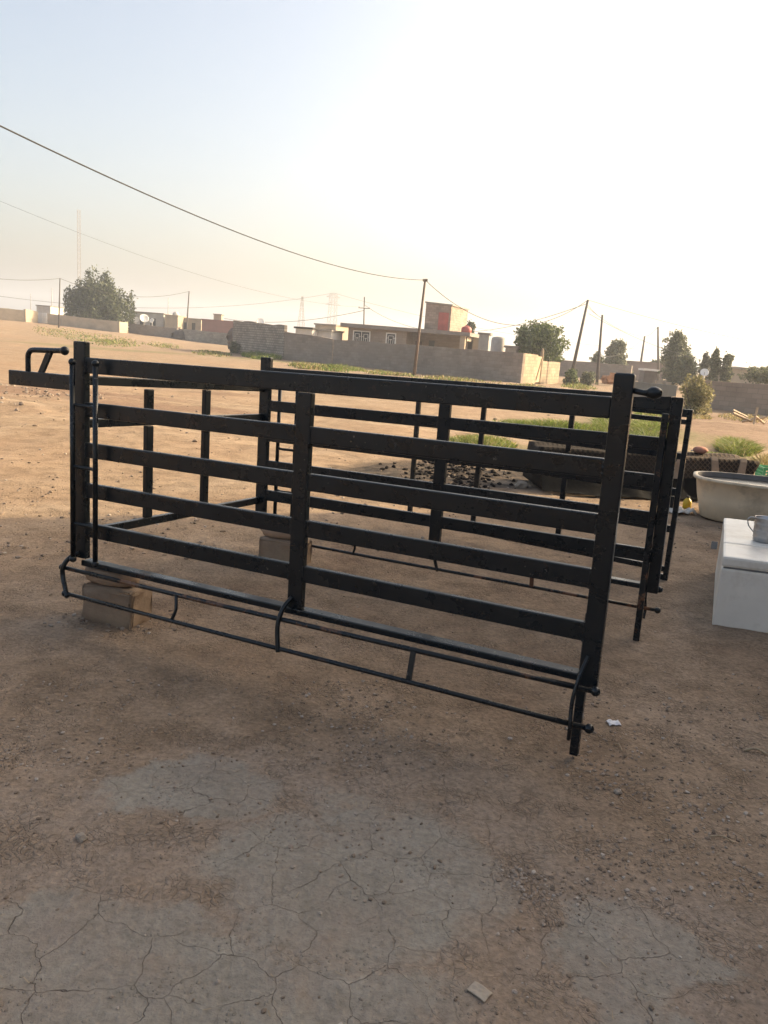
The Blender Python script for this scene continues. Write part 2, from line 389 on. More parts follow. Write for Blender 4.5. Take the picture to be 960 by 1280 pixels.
    nt.links.new(base, b.inputs['Base Color']); b.inputs['Roughness'].default_value = .95
    b.inputs['Specular IOR Level'].default_value = .2
    h = mth(nt, 'ADD', mth(nt, 'MULTIPLY', n2, .5), mth(nt, 'MULTIPLY', n3, .35))
    h = mth(nt, 'ADD', h, mth(nt, 'MULTIPLY', grit, .25))
    h = mth(nt, 'SUBTRACT', h, mth(nt, 'MULTIPLY', trk, .9))
    h = mth(nt, 'SUBTRACT', h, mth(nt, 'MULTIPLY', crk, .6))
    h = mth(nt, 'SUBTRACT', h, mth(nt, 'MULTIPLY', clod, .3))
    bump(nt, b, h, .8, .04)
    return m
def make_ground():
    ang = np.concatenate([np.arange(-180, -48, 6.0), np.arange(-48, 48, .34), np.arange(48, 180, 6.0)])*PI/180
    rad = [.4]
    while rad[-1] < 1500: rad.append(rad[-1]*(1.016 if rad[-1] < 60 else 1.05))
    rad = np.array(rad); na, nr = len(ang), len(rad)
    A, R = np.meshgrid(ang, rad); x = R*np.sin(A); y = R*np.cos(A); z = height(x, y)
    vs = np.concatenate([np.stack([x.ravel(), y.ravel(), z.ravel()], 1), [[0, 0, hz(0, 0)]]])
    i = np.arange(nr-1)[:, None]*na; j = np.arange(na)[None]; k = (j+1) % na
    q = np.stack([i+j, i+k, i+na+k, i+na+j], -1).reshape(-1, 4)[:, ::-1]
    faces = q.tolist() + [(int((jj+1) % na), int(jj), nr*na) for jj in range(na)]
    o = raw('ground', vs.tolist(), faces, groundmat(), smooth=True, kind='structure')
    bm = bmesh.new(); bm.from_mesh(o.data); bmesh.ops.recalc_face_normals(bm, faces=bm.faces[:])
    if sum(f.normal.z for f in bm.faces) < 0: bmesh.ops.reverse_faces(bm, faces=bm.faces[:])
    bm.to_mesh(o.data); bm.free()
    return o
make_ground()

# ------------------------------------------------------------------ loose stones, straw
def ico():
    bm = bmesh.new(); bmesh.ops.create_icosphere(bm, subdivisions=1, radius=1)
    v = np.array([p.co[:] for p in bm.verts]); f = np.array([[q.index for q in t.verts] for t in bm.faces]); bm.free(); return v, f
IV, IF = ico()
def pebmat():
    m, nt, b = newmat('pebble'); g = N(nt, 'ShaderNodeNewGeometry')
    col = ramp(nt, g.outputs['Random Per Island'], [(0, (.15, .11, .08)), (.45, (.22, .165, .125)), (.8, (.28, .225, .18)), (1, (.40, .35, .30))])
    nt.links.new(col, b.inputs['Base Color']); b.inputs['Roughness'].default_value = .95; return m
PEB = pebmat()
def stones(name, pts, sizes, **kw):
    vs, fs = [], []
    for i, ((x, y), s) in enumerate(zip(pts, sizes)):
        k = IV*(1+RNG.uniform(-.32, .32, (len(IV), 1)))*np.array([1, RNG.uniform(.6, 1), RNG.uniform(.45, .75)])*s
        a = RNG.uniform(0, 2*PI); c, sn = math.cos(a), math.sin(a)
        k = np.stack([k[:, 0]*c-k[:, 1]*sn, k[:, 0]*sn+k[:, 1]*c, k[:, 2]], 1)
        vs.append(k+[x, y, 0]); fs.append(IF+i*len(IV))
    vs = np.concatenate(vs); fs = np.concatenate(fs)
    p = np.array(pts); hh = np.repeat(height(p[:, 0], p[:, 1])+np.array(sizes)*.18, len(IV)); vs[:, 2] += hh
    return raw(name, vs.tolist(), fs.tolist(), PEB, **kw)
def scatter():
    P, S = [], []
    def add(n, f, lo, hi, pw=2.5):
        c = 0; 
        while c < n:
            px, py = f(); p = gp(px, py)
            if p.y > 13 or p.y < 1.2: continue
            dens = float(vnoise(np.array([p.x*1.6]), np.array([p.y*1.6]), 21)[0])+.5
            if dens < RNG.uniform(.15, .75): continue
            if py > 960 and px < 640 and RNG.uniform() < .85: continue
            P.append((p.x, p.y)); S.append(.85*(lo+(hi-lo)*RNG.uniform()**pw)); c += 1
    add(2200, lambda: (RNG.uniform(-60, 1020), RNG.uniform(680, 1300)), .0022, .010)
    add(1500, lambda: (RNG.uniform(420, 1000), RNG.uniform(850, 1130)), .0025, .014)
    add(900, lambda: (RNG.uniform(-40, 480), RNG.uniform(850, 1080)), .0025, .013)
    add(420, lambda: (690+RNG.normal()*45, 1085+RNG.normal()*24), .002, .011)
    add(130, lambda: (650+RNG.normal()*20, 1090+RNG.normal()*12), .003, .012)
    add(140, lambda: (150+RNG.normal()*40, 775+RNG.normal()*10), .006, .02)
    add(200, lambda: (60+RNG.normal()*60, 950+RNG.normal()*25), .003, .013)
    add(160, lambda: (740+RNG.normal()*30, 955+RNG.normal()*15), .003, .012)
    add(1300, lambda: (RNG.uniform(-40, 1000), RNG.uniform(560, 700)), .006, .03, 3)
    stones('pebbles', P, S, kind='stuff', label='small stones and crumbs of earth scattered over the yard soil')
    P, S = [], []
    for _ in range(900):
        px = RNG.uniform(-40, 1000); py = RNG.uniform(470, 600)
        p = gp(px, py)
        if p.y < 12 or p.y > 45: continue
        if float(vnoise(np.array([p.x*.21]), np.array([p.y*.21]), 9)[0]) < RNG.uniform(-.2, .25): continue
        P.append((p.x, p.y)); S.append(.014+.06*RNG.uniform()**4)
    for _ in range(260):
        px = RNG.normal()*60+30; py = 492+RNG.normal()*7
        p = gp(px, py); P.append((p.x, p.y)); S.append(.015+.05*RNG.uniform()**3)
    stones('rubble_field', P, S, kind='stuff', label='clods and rubble lying on the open sand')
    P, S = [], []
    for _ in range(520):
        p = gp(572+RNG.normal()*36, 588+RNG.normal()*11)
        P.append((p.x, p.y)); S.append(.010+.042*RNG.uniform()**2)
    o = stones('charred_debris', P, S, kind='stuff', label='charred black lumps and ash on the burnt ground behind the cage')
    o.data.materials[0] = plain('charcoal', (.012, .010, .0095), .9, .5, 6, bumps=.5, spec=.1)
    # straw
    vs, fs = [], []
    for _ in range(110):
        px, py = RNG.uniform(0, 960), RNG.uniform(700, 1280)
        p = gp(px, py); L = RNG.uniform(.01, .05)*(.6 if py > 1000 else 1); a = RNG.uniform(0, PI); w = .0012
        d = np.array([math.cos(a), math.sin(a)])*L/2; n = np.array([-math.sin(a), math.cos(a)])*w
        z = hz(p.x, p.y)+.003; i = len(vs)
        c = np.array([p.x, p.y])
        for q, zz in ((c-d-n, z), (c-d+n, z), (c+d+n, z+.004), (c+d-n, z+.004)): vs.append((q[0], q[1], zz))
        fs.append((i, i+1, i+2, i+3))
    raw('straw', vs, fs, STICK, kind='stuff', label='bits of dry straw scattered over the yard soil')
scatter()
def stone_thing(px, py, s, label, mat=STONEM):
    p = gp(px, py); bm = B(); ball(bm, (0, 0, 0), 1, 1, .8, .7, 2)
    for v in bm.verts: v.co *= s*(1+random.uniform(-.2, .2))
    build('stone', bm, mat, loc=(p.x, p.y, hz(p.x, p.y)+s*.35), rz=random.uniform(0, 3), label=label, category='stone')
stone_thing(102, 1052, .022, 'fist-sized pale stone on grey ground at the far left foreground')
stone_thing(652, 606, .10, 'tan sunlit stone behind the cage beside the burnt ground')
stone_thing(772, 988, .018, 'small rounded stone on brown soil right of the cage leg')

# ------------------------------------------------------------------ the livestock cage
yaw, tp, tr = -0.45223, 0.01711, -0.02217
u = V(math.cos(yaw), math.sin(yaw), 0); v = V(-math.sin(yaw), math.cos(yaw), 0); w = V(0, 0, 1)
u2 = u*math.cos(tp)+w*math.sin(tp); w2 = w*math.cos(tp)-u*math.sin(tp)
v2 = v*math.cos(tr)+w2*math.sin(tr); w3 = w2*math.cos(tr)-v*math.sin(tr)
LC, WC = 3.029, 1.772
cage = empty('livestock_cage', label='big open-topped black steel cage of box-section rails standing on blocks in the yard', cat='cage')
MW = Matrix((u2, v2, w3)).transposed().to_4x4(); MW.translation = (-1.7811, 4.3878, .30026)
cage.matrix_world = MW
BV = .006
def cbox(name, x0, x1, y0, y1, z0, z1, m=PAINT, parent=cage, bev=BV):
    return build(name, box(B(), x0, x1, y0, y1, z0, z1, bev), m, parent)
def chexa(name, p, m=PAINT, parent=cage, bev=BV): return build(name, hexa(B(), p, bev), m, parent)
def ctube(name, pts, r, m=PAINT, parent=cage, n=12):
    return build(name, tube(B(), pts, r, n), m, parent, True)
def cball(name, c, r, m=PAINT, parent=cage, s=(1, 1, 1)):
    return build(name, ball(B(), c, r, *s), m, parent, True)
RAILS = [(.187, .270), (.416, .500), (.645, .730), (.875, .956)]
def side(v0, sgn, lefttop, righttop, ur0, ur1):
    """v0: plane of the outer face; sgn -1 near side (outside is -v), +1 far side"""
    a, b = (v0, v0+.04)
    cbox('post', .0, .088, a, b, .055, lefttop)
    cbox('post', 1.479, 1.561, a, b, .047, 1.1135)
    cbox('post', ur0, ur1, a, b, -.004, righttop)
    ra, rb = (a+.004, b-.004)
    cbox('top_rail', .0885, ur0-.0005, ra-.002, rb, 1.115, 1.202)
    for z0, z1 in RAILS:
        for xa, xb in ((.0885, 1.4785), (1.5615, ur0-.0005)):
            bm = box(B(), xa, xb, ra, rb, z0, z1, BV)
            for xe, sg in ((xa, 1), (xb, -1)):      # weld beads where the rail meets its posts
                q = [(xe+sg*.001+random.uniform(-.0012, .0012), ra+.001, z0+(z1-z0)*k/9) for k in range(10)]
                tube(bm, q, [.0035+.0035*random.random() for _ in q], 6)
            build('rail', bm, PAINT, cage)
    cbox('bottom_channel', .06, ur0-.0005, a-.004, a+.066, .014, .046)
    o = v0 if sgn < 0 else v0+.04
    def S(d): return o+sgn*d
    # sliding rods along the left post
    UA, UB = (.043, .217) if sgn < 0 else (.130, .288)
    for uu in (UA, UB):
        r = ctube('hinge_rod', [(uu, S(.045), .062), (uu, S(.045), 1.165)], .0145)
        cball('ball_end', (uu, S(.045), 1.172), .021, parent=r); cball('ball_end', (uu, S(.045), .058), .021, parent=r)
    for zz in (.937, .592, .264):
        ctube('rod_bracket', curve([(UA, S(.045), zz+.006), (UA+.042, S(.03), zz), (UA+.087, S(.024), zz), (UA+.135, S(.03), zz), (UB, S(.045), zz-.004)], 4), .010)
    # the two long tie rods and their hangers
    r1 = ctube('tie_rod', [(-.03, S(.052), -.003), (1.0, S(.054), -.006), (2.0, S(.052), -.002), (3.02, S(.052), .006)], .0125, PAINT_ROD)
    cball('ball_end', (-.035, S(.052), -.003), .021, parent=r1); cball('ball_end', (3.03, S(.052), .006), .021, parent=r1)
    r2 = ctube('tie_rod', [(.05, S(.095), -.137), (1.0, S(.095), -.14), (2.0, S(.095), -.139), (3.02, S(.095), -.141)], .0115, PAINT_ROD if sgn > 0 else PAINT)
    cball('ball_end', (.035, S(.095), -.137), .021, parent=r2); cball('ball_end', (3.03, S(.095), -.141), .021, parent=r2)
    def flat(name, pts, wd=.011):
        return ctube(name, curve(pts, 5), wd, PAINT, n=8)
    flat('hook', [(.045, S(.0), .085), (.01, S(.045), .055), (-.012, S(.068), .005), (-.015, S(.068), -.045), (.02, S(.085), -.10), (.062, S(.105), -.152)], .014)
    flat('hook', [(1.508, S(.0), .10), (1.492, S(.045), .06), (1.482, S(.075), -.01), (1.488, S(.088), -.07), (1.508, S(.105), -.155)], .012)
    flat('hook', [(2.975, S(.0), .13), (2.962, S(.045), .07), (2.95, S(.075), -.01), (2.948, S(.09), -.08), (2.955, S(.108), -.15), (2.952, S(.095), -.21)], .009)
    flat('hanger', [(.815, S(.055), -.005), (.83, S(.07), -.04), (.838, S(.082), -.08), (.822, S(.092), -.132)], .009)
    hb = hexa(B(), [(2.195, S(.085)-.004, -.135), (2.222, S(.085)-.004, -.135), (2.222, S(.085)+.004, -.135), (2.195, S(.085)+.004, -.135),
                    (2.197, S(.06)-.004, -.003), (2.224, S(.06)-.004, -.003), (2.224, S(.06)+.004, -.003), (2.197, S(.06)+.004, -.003)])
    build('hanger', hb, PAINT_ROD if sgn < 0 else RUSTY, cage)
side(0.0, -1, 1.287, 1.293, 2.945, 3.024)
side(WC, 1, 1.275, 1.200, 2.962, 3.030)
# telescoping legs at the open end
cbox('leg', 2.934, 2.972, .0445, .080, -.345, .30)
o = cbox('leg', 2.925, 2.963, WC-.042, WC-.005, -.365, 1.10, PAINT_ROD)
o['label'] = 'leg with a rusty foot'
# left end frame
def cross(z0a, z0b, h, name='crossbeam', x0=.008, x1=.05):
    a, b = .0415, WC-.0015
    return chexa(name, [(x0, a, z0a), (x1, a, z0a), (x1, b, z0b), (x0, b, z0b), (x0, a, z0a+h), (x1, a, z0a+h), (x1, b, z0b+h), (x0, b, z0b+h)])
cross(1.048, 1.018, .052); cross(.806, .80, .05); cross(.168, .158, .05)
for vv in (.565, 1.118):
    cbox('stud', .012, .046, vv-.029, vv+.029, .2195-.004, .8005)
    cbox('stud', .012, .046, vv-.029, vv+.029, .8565, 1.0275)
# grey sheet across the top of the open end
cbox('cross_plate', 2.976, 2.982, .0415, WC+.03, 1.203, 1.268, GALV, bev=.001)
# overhanging beam with its pipe handle
ob = cbox('overhang_beam', -.535, -.0005, .004, .05, 1.012, 1.097)
h = ctube('handle', curve([(-.392, .026, 1.095), (-.392, .026, 1.16), (-.388, .026, 1.195), (-.365, .026, 1.217), (-.32, .026, 1.222), (-.2, .026, 1.225), (-.10, .026, 1.229)], 5), .0155)
cball('ball_end', (-.095, .026, 1.229), .026, parent=h)
chexa('handle_brace', [(-.305, .018, 1.096), (-.262, .018, 1.096), (-.262, .034, 1.096), (-.305, .034, 1.096),
                       (-.236, .018, 1.214), (-.19, .018, 1.214), (-.19, .034, 1.214), (-.236, .034, 1.214)], bev=.002)
# latch pin at the top of the near right post
pn = ctube('latch_pin', [(3.02, .018, 1.232), (3.06, .018, 1.226), (3.085, .018, 1.226)], [.012, .011, .016])
cball('ball_end', (3.102, .018, 1.228), .025, parent=pn, s=(1.3, 1, 1))
cbox('top_cap', 2.951, 3.018, .004, .036, 1.2931, 1.2965, GALV, bev=.001)

# ------------------------------------------------------------------ second frame standing behind the cage
g0 = V(.22, 7.31, 0); g1 = V(2.30, 6.08, 0); gd = (g1-g0); GL = gd.length; ga = math.atan2(gd.y, gd.x)
gate = empty('gate_panel', (g0.x, g0.y, .0), ga, label='separate black steel gate frame with thin studs standing behind the far side of the cage', cat='gate')
def gbox(name, x0, x1, z0, z1, y0=0.0, y1=.03, m=PAINT_GATE): return build(name, box(B(), x0, x1, y0, y1, z0, z1, .003), m, gate)
for xx in (.0, .66, 1.46): gbox('stud', xx, xx+.042, .075, 1.29)
gbox('end_post', GL-.034, GL+.004, .0, 1.375, -.002, .036)
gbox('foot_plate', GL-.10, GL-.0345, .0, .055, .002, .03)
gbox('top_rail', 0, GL-.0345, 1.315, 1.375, .0, .035)
for z0, z1 in ((1.258, 1.296), (.985, 1.035), (.70, .755), (.40, .455), (.075, .12)): gbox('rail', .0425, GL-.0345, z0, z1, .004, .026)
gbox('lock_plate', GL-.16, GL-.0345, .60, .692, -.012, .003)
gbox('latch', -.055, -.0005, 1.0, 1.07, .0, .03)

# ------------------------------------------------------------------ supports under the cage
def support(cx, cy, a, sx, sy, label, zt):
    e = empty('support_block', (cx, cy, 0), a, label=label, cat='block', group='blocks propping up the cage')
    def lump(name, x0, x1, y0, y1, z0, z1, m, amp):
        bm = box(B(), x0, x1, y0, y1, z0, z1, .025)
        bmesh.ops.subdivide_edges(bm, edges=bm.edges[:], cuts=3, use_grid_fill=True)
        for q in bm.verts: q.co += V(*[random.uniform(-amp, amp) for _ in range(3)])
        build(name, bm, m, e, True)
    lump('lower_block', -sx/2, sx/2, -sy/2, sy/2, -.03, zt-.095, SUPB, .006)
    bm = lathe(B(), [(.10, zt-.097), (.165, zt-.085), (.185, zt-.05), (.178, zt-.012), (.15, zt)], 20, (-.04, .0, 0), 1, sy*2.3)
    for q in bm.verts: q.co += V(*[random.uniform(-.004, .004) for _ in range(3)])
    build('upper_slab', bm, SLABM, e, True)
P0 = MW @ V(.24, .10, 0); P1 = MW @ V(.28, WC+.03, 0)
support(P0.x, P0.y, yaw+.12, .35, .20, 'tan block topped with a rounded slab under the near left corner of the cage', P0.z+.006)
support(P1.x, P1.y, yaw, .36, .22, 'tan block with a rounded slab under the far left corner of the cage', P1.z+.006)

# ------------------------------------------------------------------ fridge lying on its back, and the mug on it
fl = gp(890, 781)
FH = .49
def on_z(px, py, z):
    d = ray(px, py); t = (z-CAM_H)/d.z; return V(d.x*t, d.y*t, z)
fa = on_z(893, 686, FH); fb = on_z(904, 638.5, FH); fr = on_z(960, 694, FH)
xd = V(fr.x-fa.x, fr.y-fa.y, 0).normalized(); FLEN = 1.5
FAZ = math.radians(-14)
fridge = empty('refrigerator', (fl.x, fl.y, hz(fl.x, fl.y)-.005), FAZ, label='old white refrigerator lying on its back at the right edge, doors facing up', cat='refrigerator')
def fbox(*a):
    bm = box(B(), *a)
    for q in bm.verts: q.co.x += q.co.y*math.tan(math.radians(8.5))
    return bm
build('cabinet', fbox(0, .62, 0, FLEN, .0, FH-.085, .012), FRIDGE, fridge)
build('gasket', fbox(.012, .608, .012, FLEN-.012, FH-.086, FH-.073, .002), GASKET, fridge)
build('freezer_door', fbox(-.004, .624, -.004, .46, FH-.0735, FH, .018), FRIDGE, fridge)
build('fridge_door', fbox(-.004, .624, .468, FLEN+.004, FH-.0735, FH, .018), FRIDGE, fridge)
hinge = box(B(), -.012, .03, .4605, .4675, FH-.06, FH-.004, .001); build('hinge', hinge, GASKET, fridge)
build('door_handle', fbox(.60, .616, .12, .42, FH+.0005, FH+.02, .004), GASKET, fridge)
mp = on_z(957.5, 679, FH+.0)
mc = V(mp.x+.012, mp.y+.075, hz(fl.x, fl.y)-.005+FH+.001)
mug = empty('metal_mug', mc, 2.95, label='ribbed grey metal mug with a thin loop handle standing on the white refrigerator', cat='mug')
prof = [(.060, 0), (.070, .006), (.072, .03), (.0755, .034), (.073, .04), (.074, .075), (.0775, .08), (.075, .086), (.076, .125), (.0795, .13), (.077, .136), (.078, .172), (.082, .178), (.079, .18), (.075, .176), (.07, .02), (.05, .012)]
build('cup', lathe(B(), prof, 36), MUG, mug, True)
build('handle', tube(B(), curve([(.074, 0, .165), (.105, 0, .172), (.125, 0, .155), (.118, 0, .115), (.095, 0, .085), (.073, 0, .062)], 6), .0045, 8), MUG, mug, True)

# ------------------------------------------------------------------ oval tub, trough, odds and ends on the right
tl = gp(863.5, 646)
tc = V(tl.x+.98, tl.y-.12)
bm = B(); n = 56
def sup(a, A, Bb, e=2.9):
    c, s = math.cos(a), math.sin(a)
    return (A*math.copysign(abs(c)**(2/e), c), Bb*math.copysign(abs(s)**(2/e), s))
rings = []
for (A, Bb, z) in ((.80, .36, .0), (.87, .405, .02), (.93, .445, .25), (.965, .465, .44), (1.0, .50, .455), (1.0, .50, .485), (.955, .46, .487), (.92, .43, .25), (.84, .37, .06), (.5, .2, .055)):
    rings.append([bm.verts.new((*sup(2*PI*k/n, A, Bb), z)) for k in range(n)])
for i_, (a, b) in enumerate(zip(rings, rings[1:])):
    for k in range(n): bm.faces.new((a[k], a[(k+1) % n], b[(k+1) % n], b[k])).material_index = int(i_ >= 6)
bm.faces.new(rings[0][::-1]); bm.faces.new(rings[-1]).material_index = 1
build('washtub', bm, [TUB, plain('dark_tub_inside', (.11, .10, .09), .7, .25, 5)], smooth=True, loc=(tc.x, tc.y, hz(tc.x, tc.y)-.01), rz=-.30, label='long cream plastic tub with scuffed sides, standing behind the refrigerator', category='tub')  # inner faces dark grey, outer faces cream
tubo = bpy.data.objects['washtub']
bm = B(); bm.faces.new([bm.verts.new((*sup(2*PI*k/n, .95, .456), .43)) for k in range(n)]); build('dark_surface', bm, plain('dark_inner', (.035, .034, .032), .25, .3, 5, bumps=.05), tubo)  # flat dark sheet just below the rim

t0 = V(1.99, 10.30); t1 = V(4.98, 10.50); td = (t1-t0); TL = td.length; ta = math.atan2(td.y, td.x)
tr_ = empty('feed_trough', (t0.x, t0.y, 0), ta, label='long feed trough wrapped in brown woven matting behind the cage and tub', cat='trough')
bm = B(); nn = 40; prof = [(-.22, .02), (-.15, .14), (-.06, .32), (0, .50), (.03, .535), (.10, .53), (.16, .50), (.50, .50), (.58, .53), (.66, .535), (.70, .45), (.82, .02)]
rg = []
for i in range(nn+1):
    t = i/nn; x = t*TL; wob = .009*math.sin(x*5.1)+.006*math.sin(x*11.7)
    endf = max(0, (t-.93)/.07)
    rg.append([bm.verts.new((x+(.0 if z > .4 else -endf*.32*(1-z/.5)), y+wob*(1 if z > .05 else 2), max(z+wob*.6*(1 if z > .1 else 0), -.01))) for y, z in prof])
for a, b in zip(rg, rg[1:]):
    for k in range(len(prof)-1): bm.faces.new((a[k], a[k+1], b[k+1], b[k]))
    bm.faces.new((a[-1], a[0], b[0], b[-1]))
bm.faces.new(rg[0]); bm.faces.new(rg[-1][::-1])
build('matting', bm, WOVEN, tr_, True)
TANS = plain('tan_binding_strip', (.30, .215, .15), .8, .2, 8)
for x, k in ((1.92, -.24), (2.36, .03), (2.78, -.14)):
    bm = B(); w_ = .055
    pts = [(-.235, .03), (-.165, .145), (-.075, .325), (-.016, .505), (.025, .553)]
    L = []
    for j, (y, z) in enumerate(pts):
        xx = x+k*(1-z/.55)
        wob = .009*math.sin(xx*5.1)+.006*math.sin(xx*11.7)
        L.append((bm.verts.new((xx-w_*(1.3-z), y+wob-.004, z+.008)), bm.verts.new((xx+w_*(1.3-z), y+wob-.004, z+.008)),
                  bm.verts.new((xx-w_*(1.3-z), y+wob+.02, z-.01)), bm.verts.new((xx+w_*(1.3-z), y+wob+.02, z-.01))))
    for a, b in zip(L, L[1:]):
        bm.faces.new((a[0], a[1], b[1], b[0])); bm.faces.new((a[0], b[0], b[2], a[2])); bm.faces.new((a[1], a[3], b[3], b[1])); bm.faces.new((a[2], b[2], b[3], a[3]))
    build('binding_strip', bm, TANS, tr_)
# crumpled black sheet along its foot
nx, ny = 60, 8   # sheet grid
vs = []; fs = []
for j in range(ny+1):
    for i in range(nx+1):
        x = i/nx*2.5-.02; y = -.16-.34*j/ny*(.55+.45*math.sin(1.3*x+.6))-.02
        z = .24*(1-j/ny)**1.3+.03+.05*vnoise(np.array([x*5.0]), np.array([y*7.0]), 33)[0]*1.0
        vs.append((x, y, max(float(z), .012)))
for j in range(ny):
    for i in range(nx):
        a = j*(nx+1)+i; fs.append((a, a+1, a+nx+2, a+nx+1))
raw('plastic_sheet', vs, fs, BLKPL, tr_, True)
raw_ = None
def thing1(name, bm, m, px, py, label, cat, Y=None, z=None, rz=0, smooth=True, dz=0, **kw):
    p = gp(px, py) if Y is None else at(px, py, Y)
    zz = hz(p.x, p.y) if z is None else z
    return build(name, bm, m, loc=(p.x, p.y, zz+dz), rz=rz, smooth=smooth, label=label, category=cat, **kw)
# red bundle + white bundle on the trough rim
bm = ball(B(), (0, 0, 0), .085, 1.3, .8, .6, 3)
for q in bm.verts: q.co *= 1+.18*float(vnoise(np.array([q.co.x*14+3]), np.array([q.co.z*14+q.co.y*9]), 5)[0])
pr = tr_.matrix_world
build('cloth_bundle', bm, plain('faded_red_cloth', (.42, .19, .13), .9, .25, 8), loc=(t0.x+td.x*.80, t0.y+td.y*.80+.60, .575), smooth=True, label='faded red cloth bundle on the rim of the matting trough', category='bundle')
# green crate
bm = B(); cw, cd, ch, th = .56, .36, .28, .014
def lattice(bm, p, ax, L, rows=5, cols=8):
    ax = Vector(ax); nrm = V(-ax.y, ax.x, 0)*th
    def bar(a0, a1, z0, z1):
        q0 = Vector(p)+ax*a0; q1 = Vector(p)+ax*a1
        hexa(bm, [(*q0.xy, z0), (*q1.xy, z0), (*(q1+nrm).xy, z0), (*(q0+nrm).xy, z0), (*q0.xy, z1), (*q1.xy, z1), (*(q1+nrm).xy, z1), (*(q0+nrm).xy, z1)])
    for i in range(rows+1):
        z = i*(ch-.03)/rows; bar(0, L, z, z+(.03 if i in (0, rows) else .014))
    for j in range(cols+1):
        a = j*(L-.02)/cols
        for i in range(rows):
            za = i*(ch-.03)/rows+(.0305 if i == 0 else .0145); zb = (i+1)*(ch-.03)/rows-.0005; bar(a, a+.02, za, zb)
lattice(bm, (0, 0, 0), (1, 0, 0), cw); lattice(bm, (cw, th+.001, 0), (0, 1, 0), cd-2*th-.002, cols=5)
lattice(bm, (cw, cd, 0), (-1, 0, 0), cw); lattice(bm, (0, cd-th-.001, 0), (0, -1, 0), cd-2*th-.002, cols=5)
box(bm, th, cw-th, th, cd-th, .002, .012)
cp = on_z(944, 604, .0)
build('plastic_crate', bm, GRN, loc=(cp.x, cp.y-.2, .0), rz=-.12, label='green slatted plastic crate at the right edge behind the cream tub', category='crate')
# yellow jug beside tub
e = empty('yellow_jug', (*gp(858, 636).to_tuple(), 0), .4, label='small yellow plastic jug on the ground against the left end of the tub', cat='jug')
build('jug_body', lathe(B(), [(.035, 0), (.05, .01), (.052, .09), (.034, .12), (.019, .13), (.019, .139)], 20), YEL, e, True)
build('cap', lathe(B(), [(.021, .1395), (.023, .143), (.023, .158), (.019, .161)], 16), DARK, e, True)
def rag(name, px, py, s, m, label, cat, zf=.3, rz=0.0, seed=1):
    n = 12; vs = []; fs = []
    for j in range(n+1):
        for i in range(n+1):
            x = (i/n-.5)*s; y = (j/n-.5)*s*.7
            z = s*zf*float(vnoise(np.array([i*.45+seed*7]), np.array([j*.45]), seed)[0]+.5)*max(0, 1-(abs(2*i/n-1)**4+abs(2*j/n-1)**4)*.5)
            vs.append((x, y, z+.004))
    for j in range(n):
        for i in range(n):
            a = j*(n+1)+i; fs.append((a, a+1, a+n+2, a+n+1))
    p = gp(px, py); o = raw(name, vs, fs, m, None, True, label=label, category=cat)
    mod = o.modifiers.new('t', 'SOLIDIFY'); mod.thickness = .003
    o.location = (p.x, p.y, hz(p.x, p.y)); o.rotation_euler = (0, 0, rz); return o
rag('paper_wrapper', 767, 904, .062, PAPER, 'crumpled white paper wrapper on the soil right of the near cage leg', 'litter', .35, .2, 3)
rag('rag', 852, 641, .30, plain('dirty_white_rag', (.5, .47, .43), .9, .2, 9), 'dirty white rag on the ground beside the yellow jug', 'rag', .35, .2, 5)
rag('cardboard_scrap', 599, 1244, .058, CARD, 'small curled scrap of faded cardboard on the bare foreground soil', 'litter', .12, -.7, 8)
def stick(px0, py0, px1, py1, r, label, lift=.012):
    a = gp(px0, py0); b = gp(px1, py1); mx = (a+b)/2
    off = Vector((-(b-a).y, (b-a).x))*.06
    pts = curve([(a.x, a.y, hz(a.x, a.y)+r), (mx.x+off.x, mx.y+off.y, hz(mx.x, mx.y)+r+lift), (b.x, b.y, hz(b.x, b.y)+r)], 6)
    c = sum(pts, V(0, 0, 0))/len(pts)
    build('dry_stick', tube(B(), [p-c for p in pts], r, 6), STICK, loc=c, smooth=True, label=label, category='stick')
stick(930, 938, 958, 944, .006, 'short pale stick on the soil at the right edge')
stick(885, 1046, 918, 1054, .003, 'thin curved straw-coloured twig on the soil at lower right')
stick(768, 928, 778, 936, .003, 'tiny forked twig near the white wrapper')

# ------------------------------------------------------------------ walls and buildings helper
def walls(name, p0, p1, th, z0, h0, h1, m, label=None, cat='wall', parent=None, rag=.03, **kw):
    """wall from p0 to p1 (xy), local x along it, heights h0,h1 absolute z at each end; coping left plain"""
    d = V(p1[0]-p0[0], p1[1]-p0[1], 0); L = d.length; n = max(2, int(L/1.2))
    bm = B(); rows = []
    for i in range(n+1):
        x = L*i/n; top = h0+(h1-h0)*i/n+random.uniform(-rag, rag)
        zb = z0 if not callable(z0) else z0(p0[0]+d.x*i/n, p0[1]+d.y*i/n)
        rows.append([bm.verts.new(q) for q in ((x, 0, zb), (x, th, zb), (x, th, top), (x, 0, top))])
    for a, b in zip(rows, rows[1:]):
        for k in range(4): bm.faces.new((a[k], a[(k+1) % 4], b[(k+1) % 4], b[k]))
    bm.faces.new(rows[0]); bm.faces.new(rows[-1][::-1])
    if label: kw.update(label=label, category=cat)
    return build(name, bm, m, parent, loc=(p0[0], p0[1], 0), rz=math.atan2(d.y, d.x), **kw)
def zb_(x, y): return float(hbase(x, y))-.25
def XY(px, Y, py=None): p = at(px, hor(px) if py is None else py, Y); return (p.x, p.y)
def ZT(px, py, Y): return at(px, py, Y).z

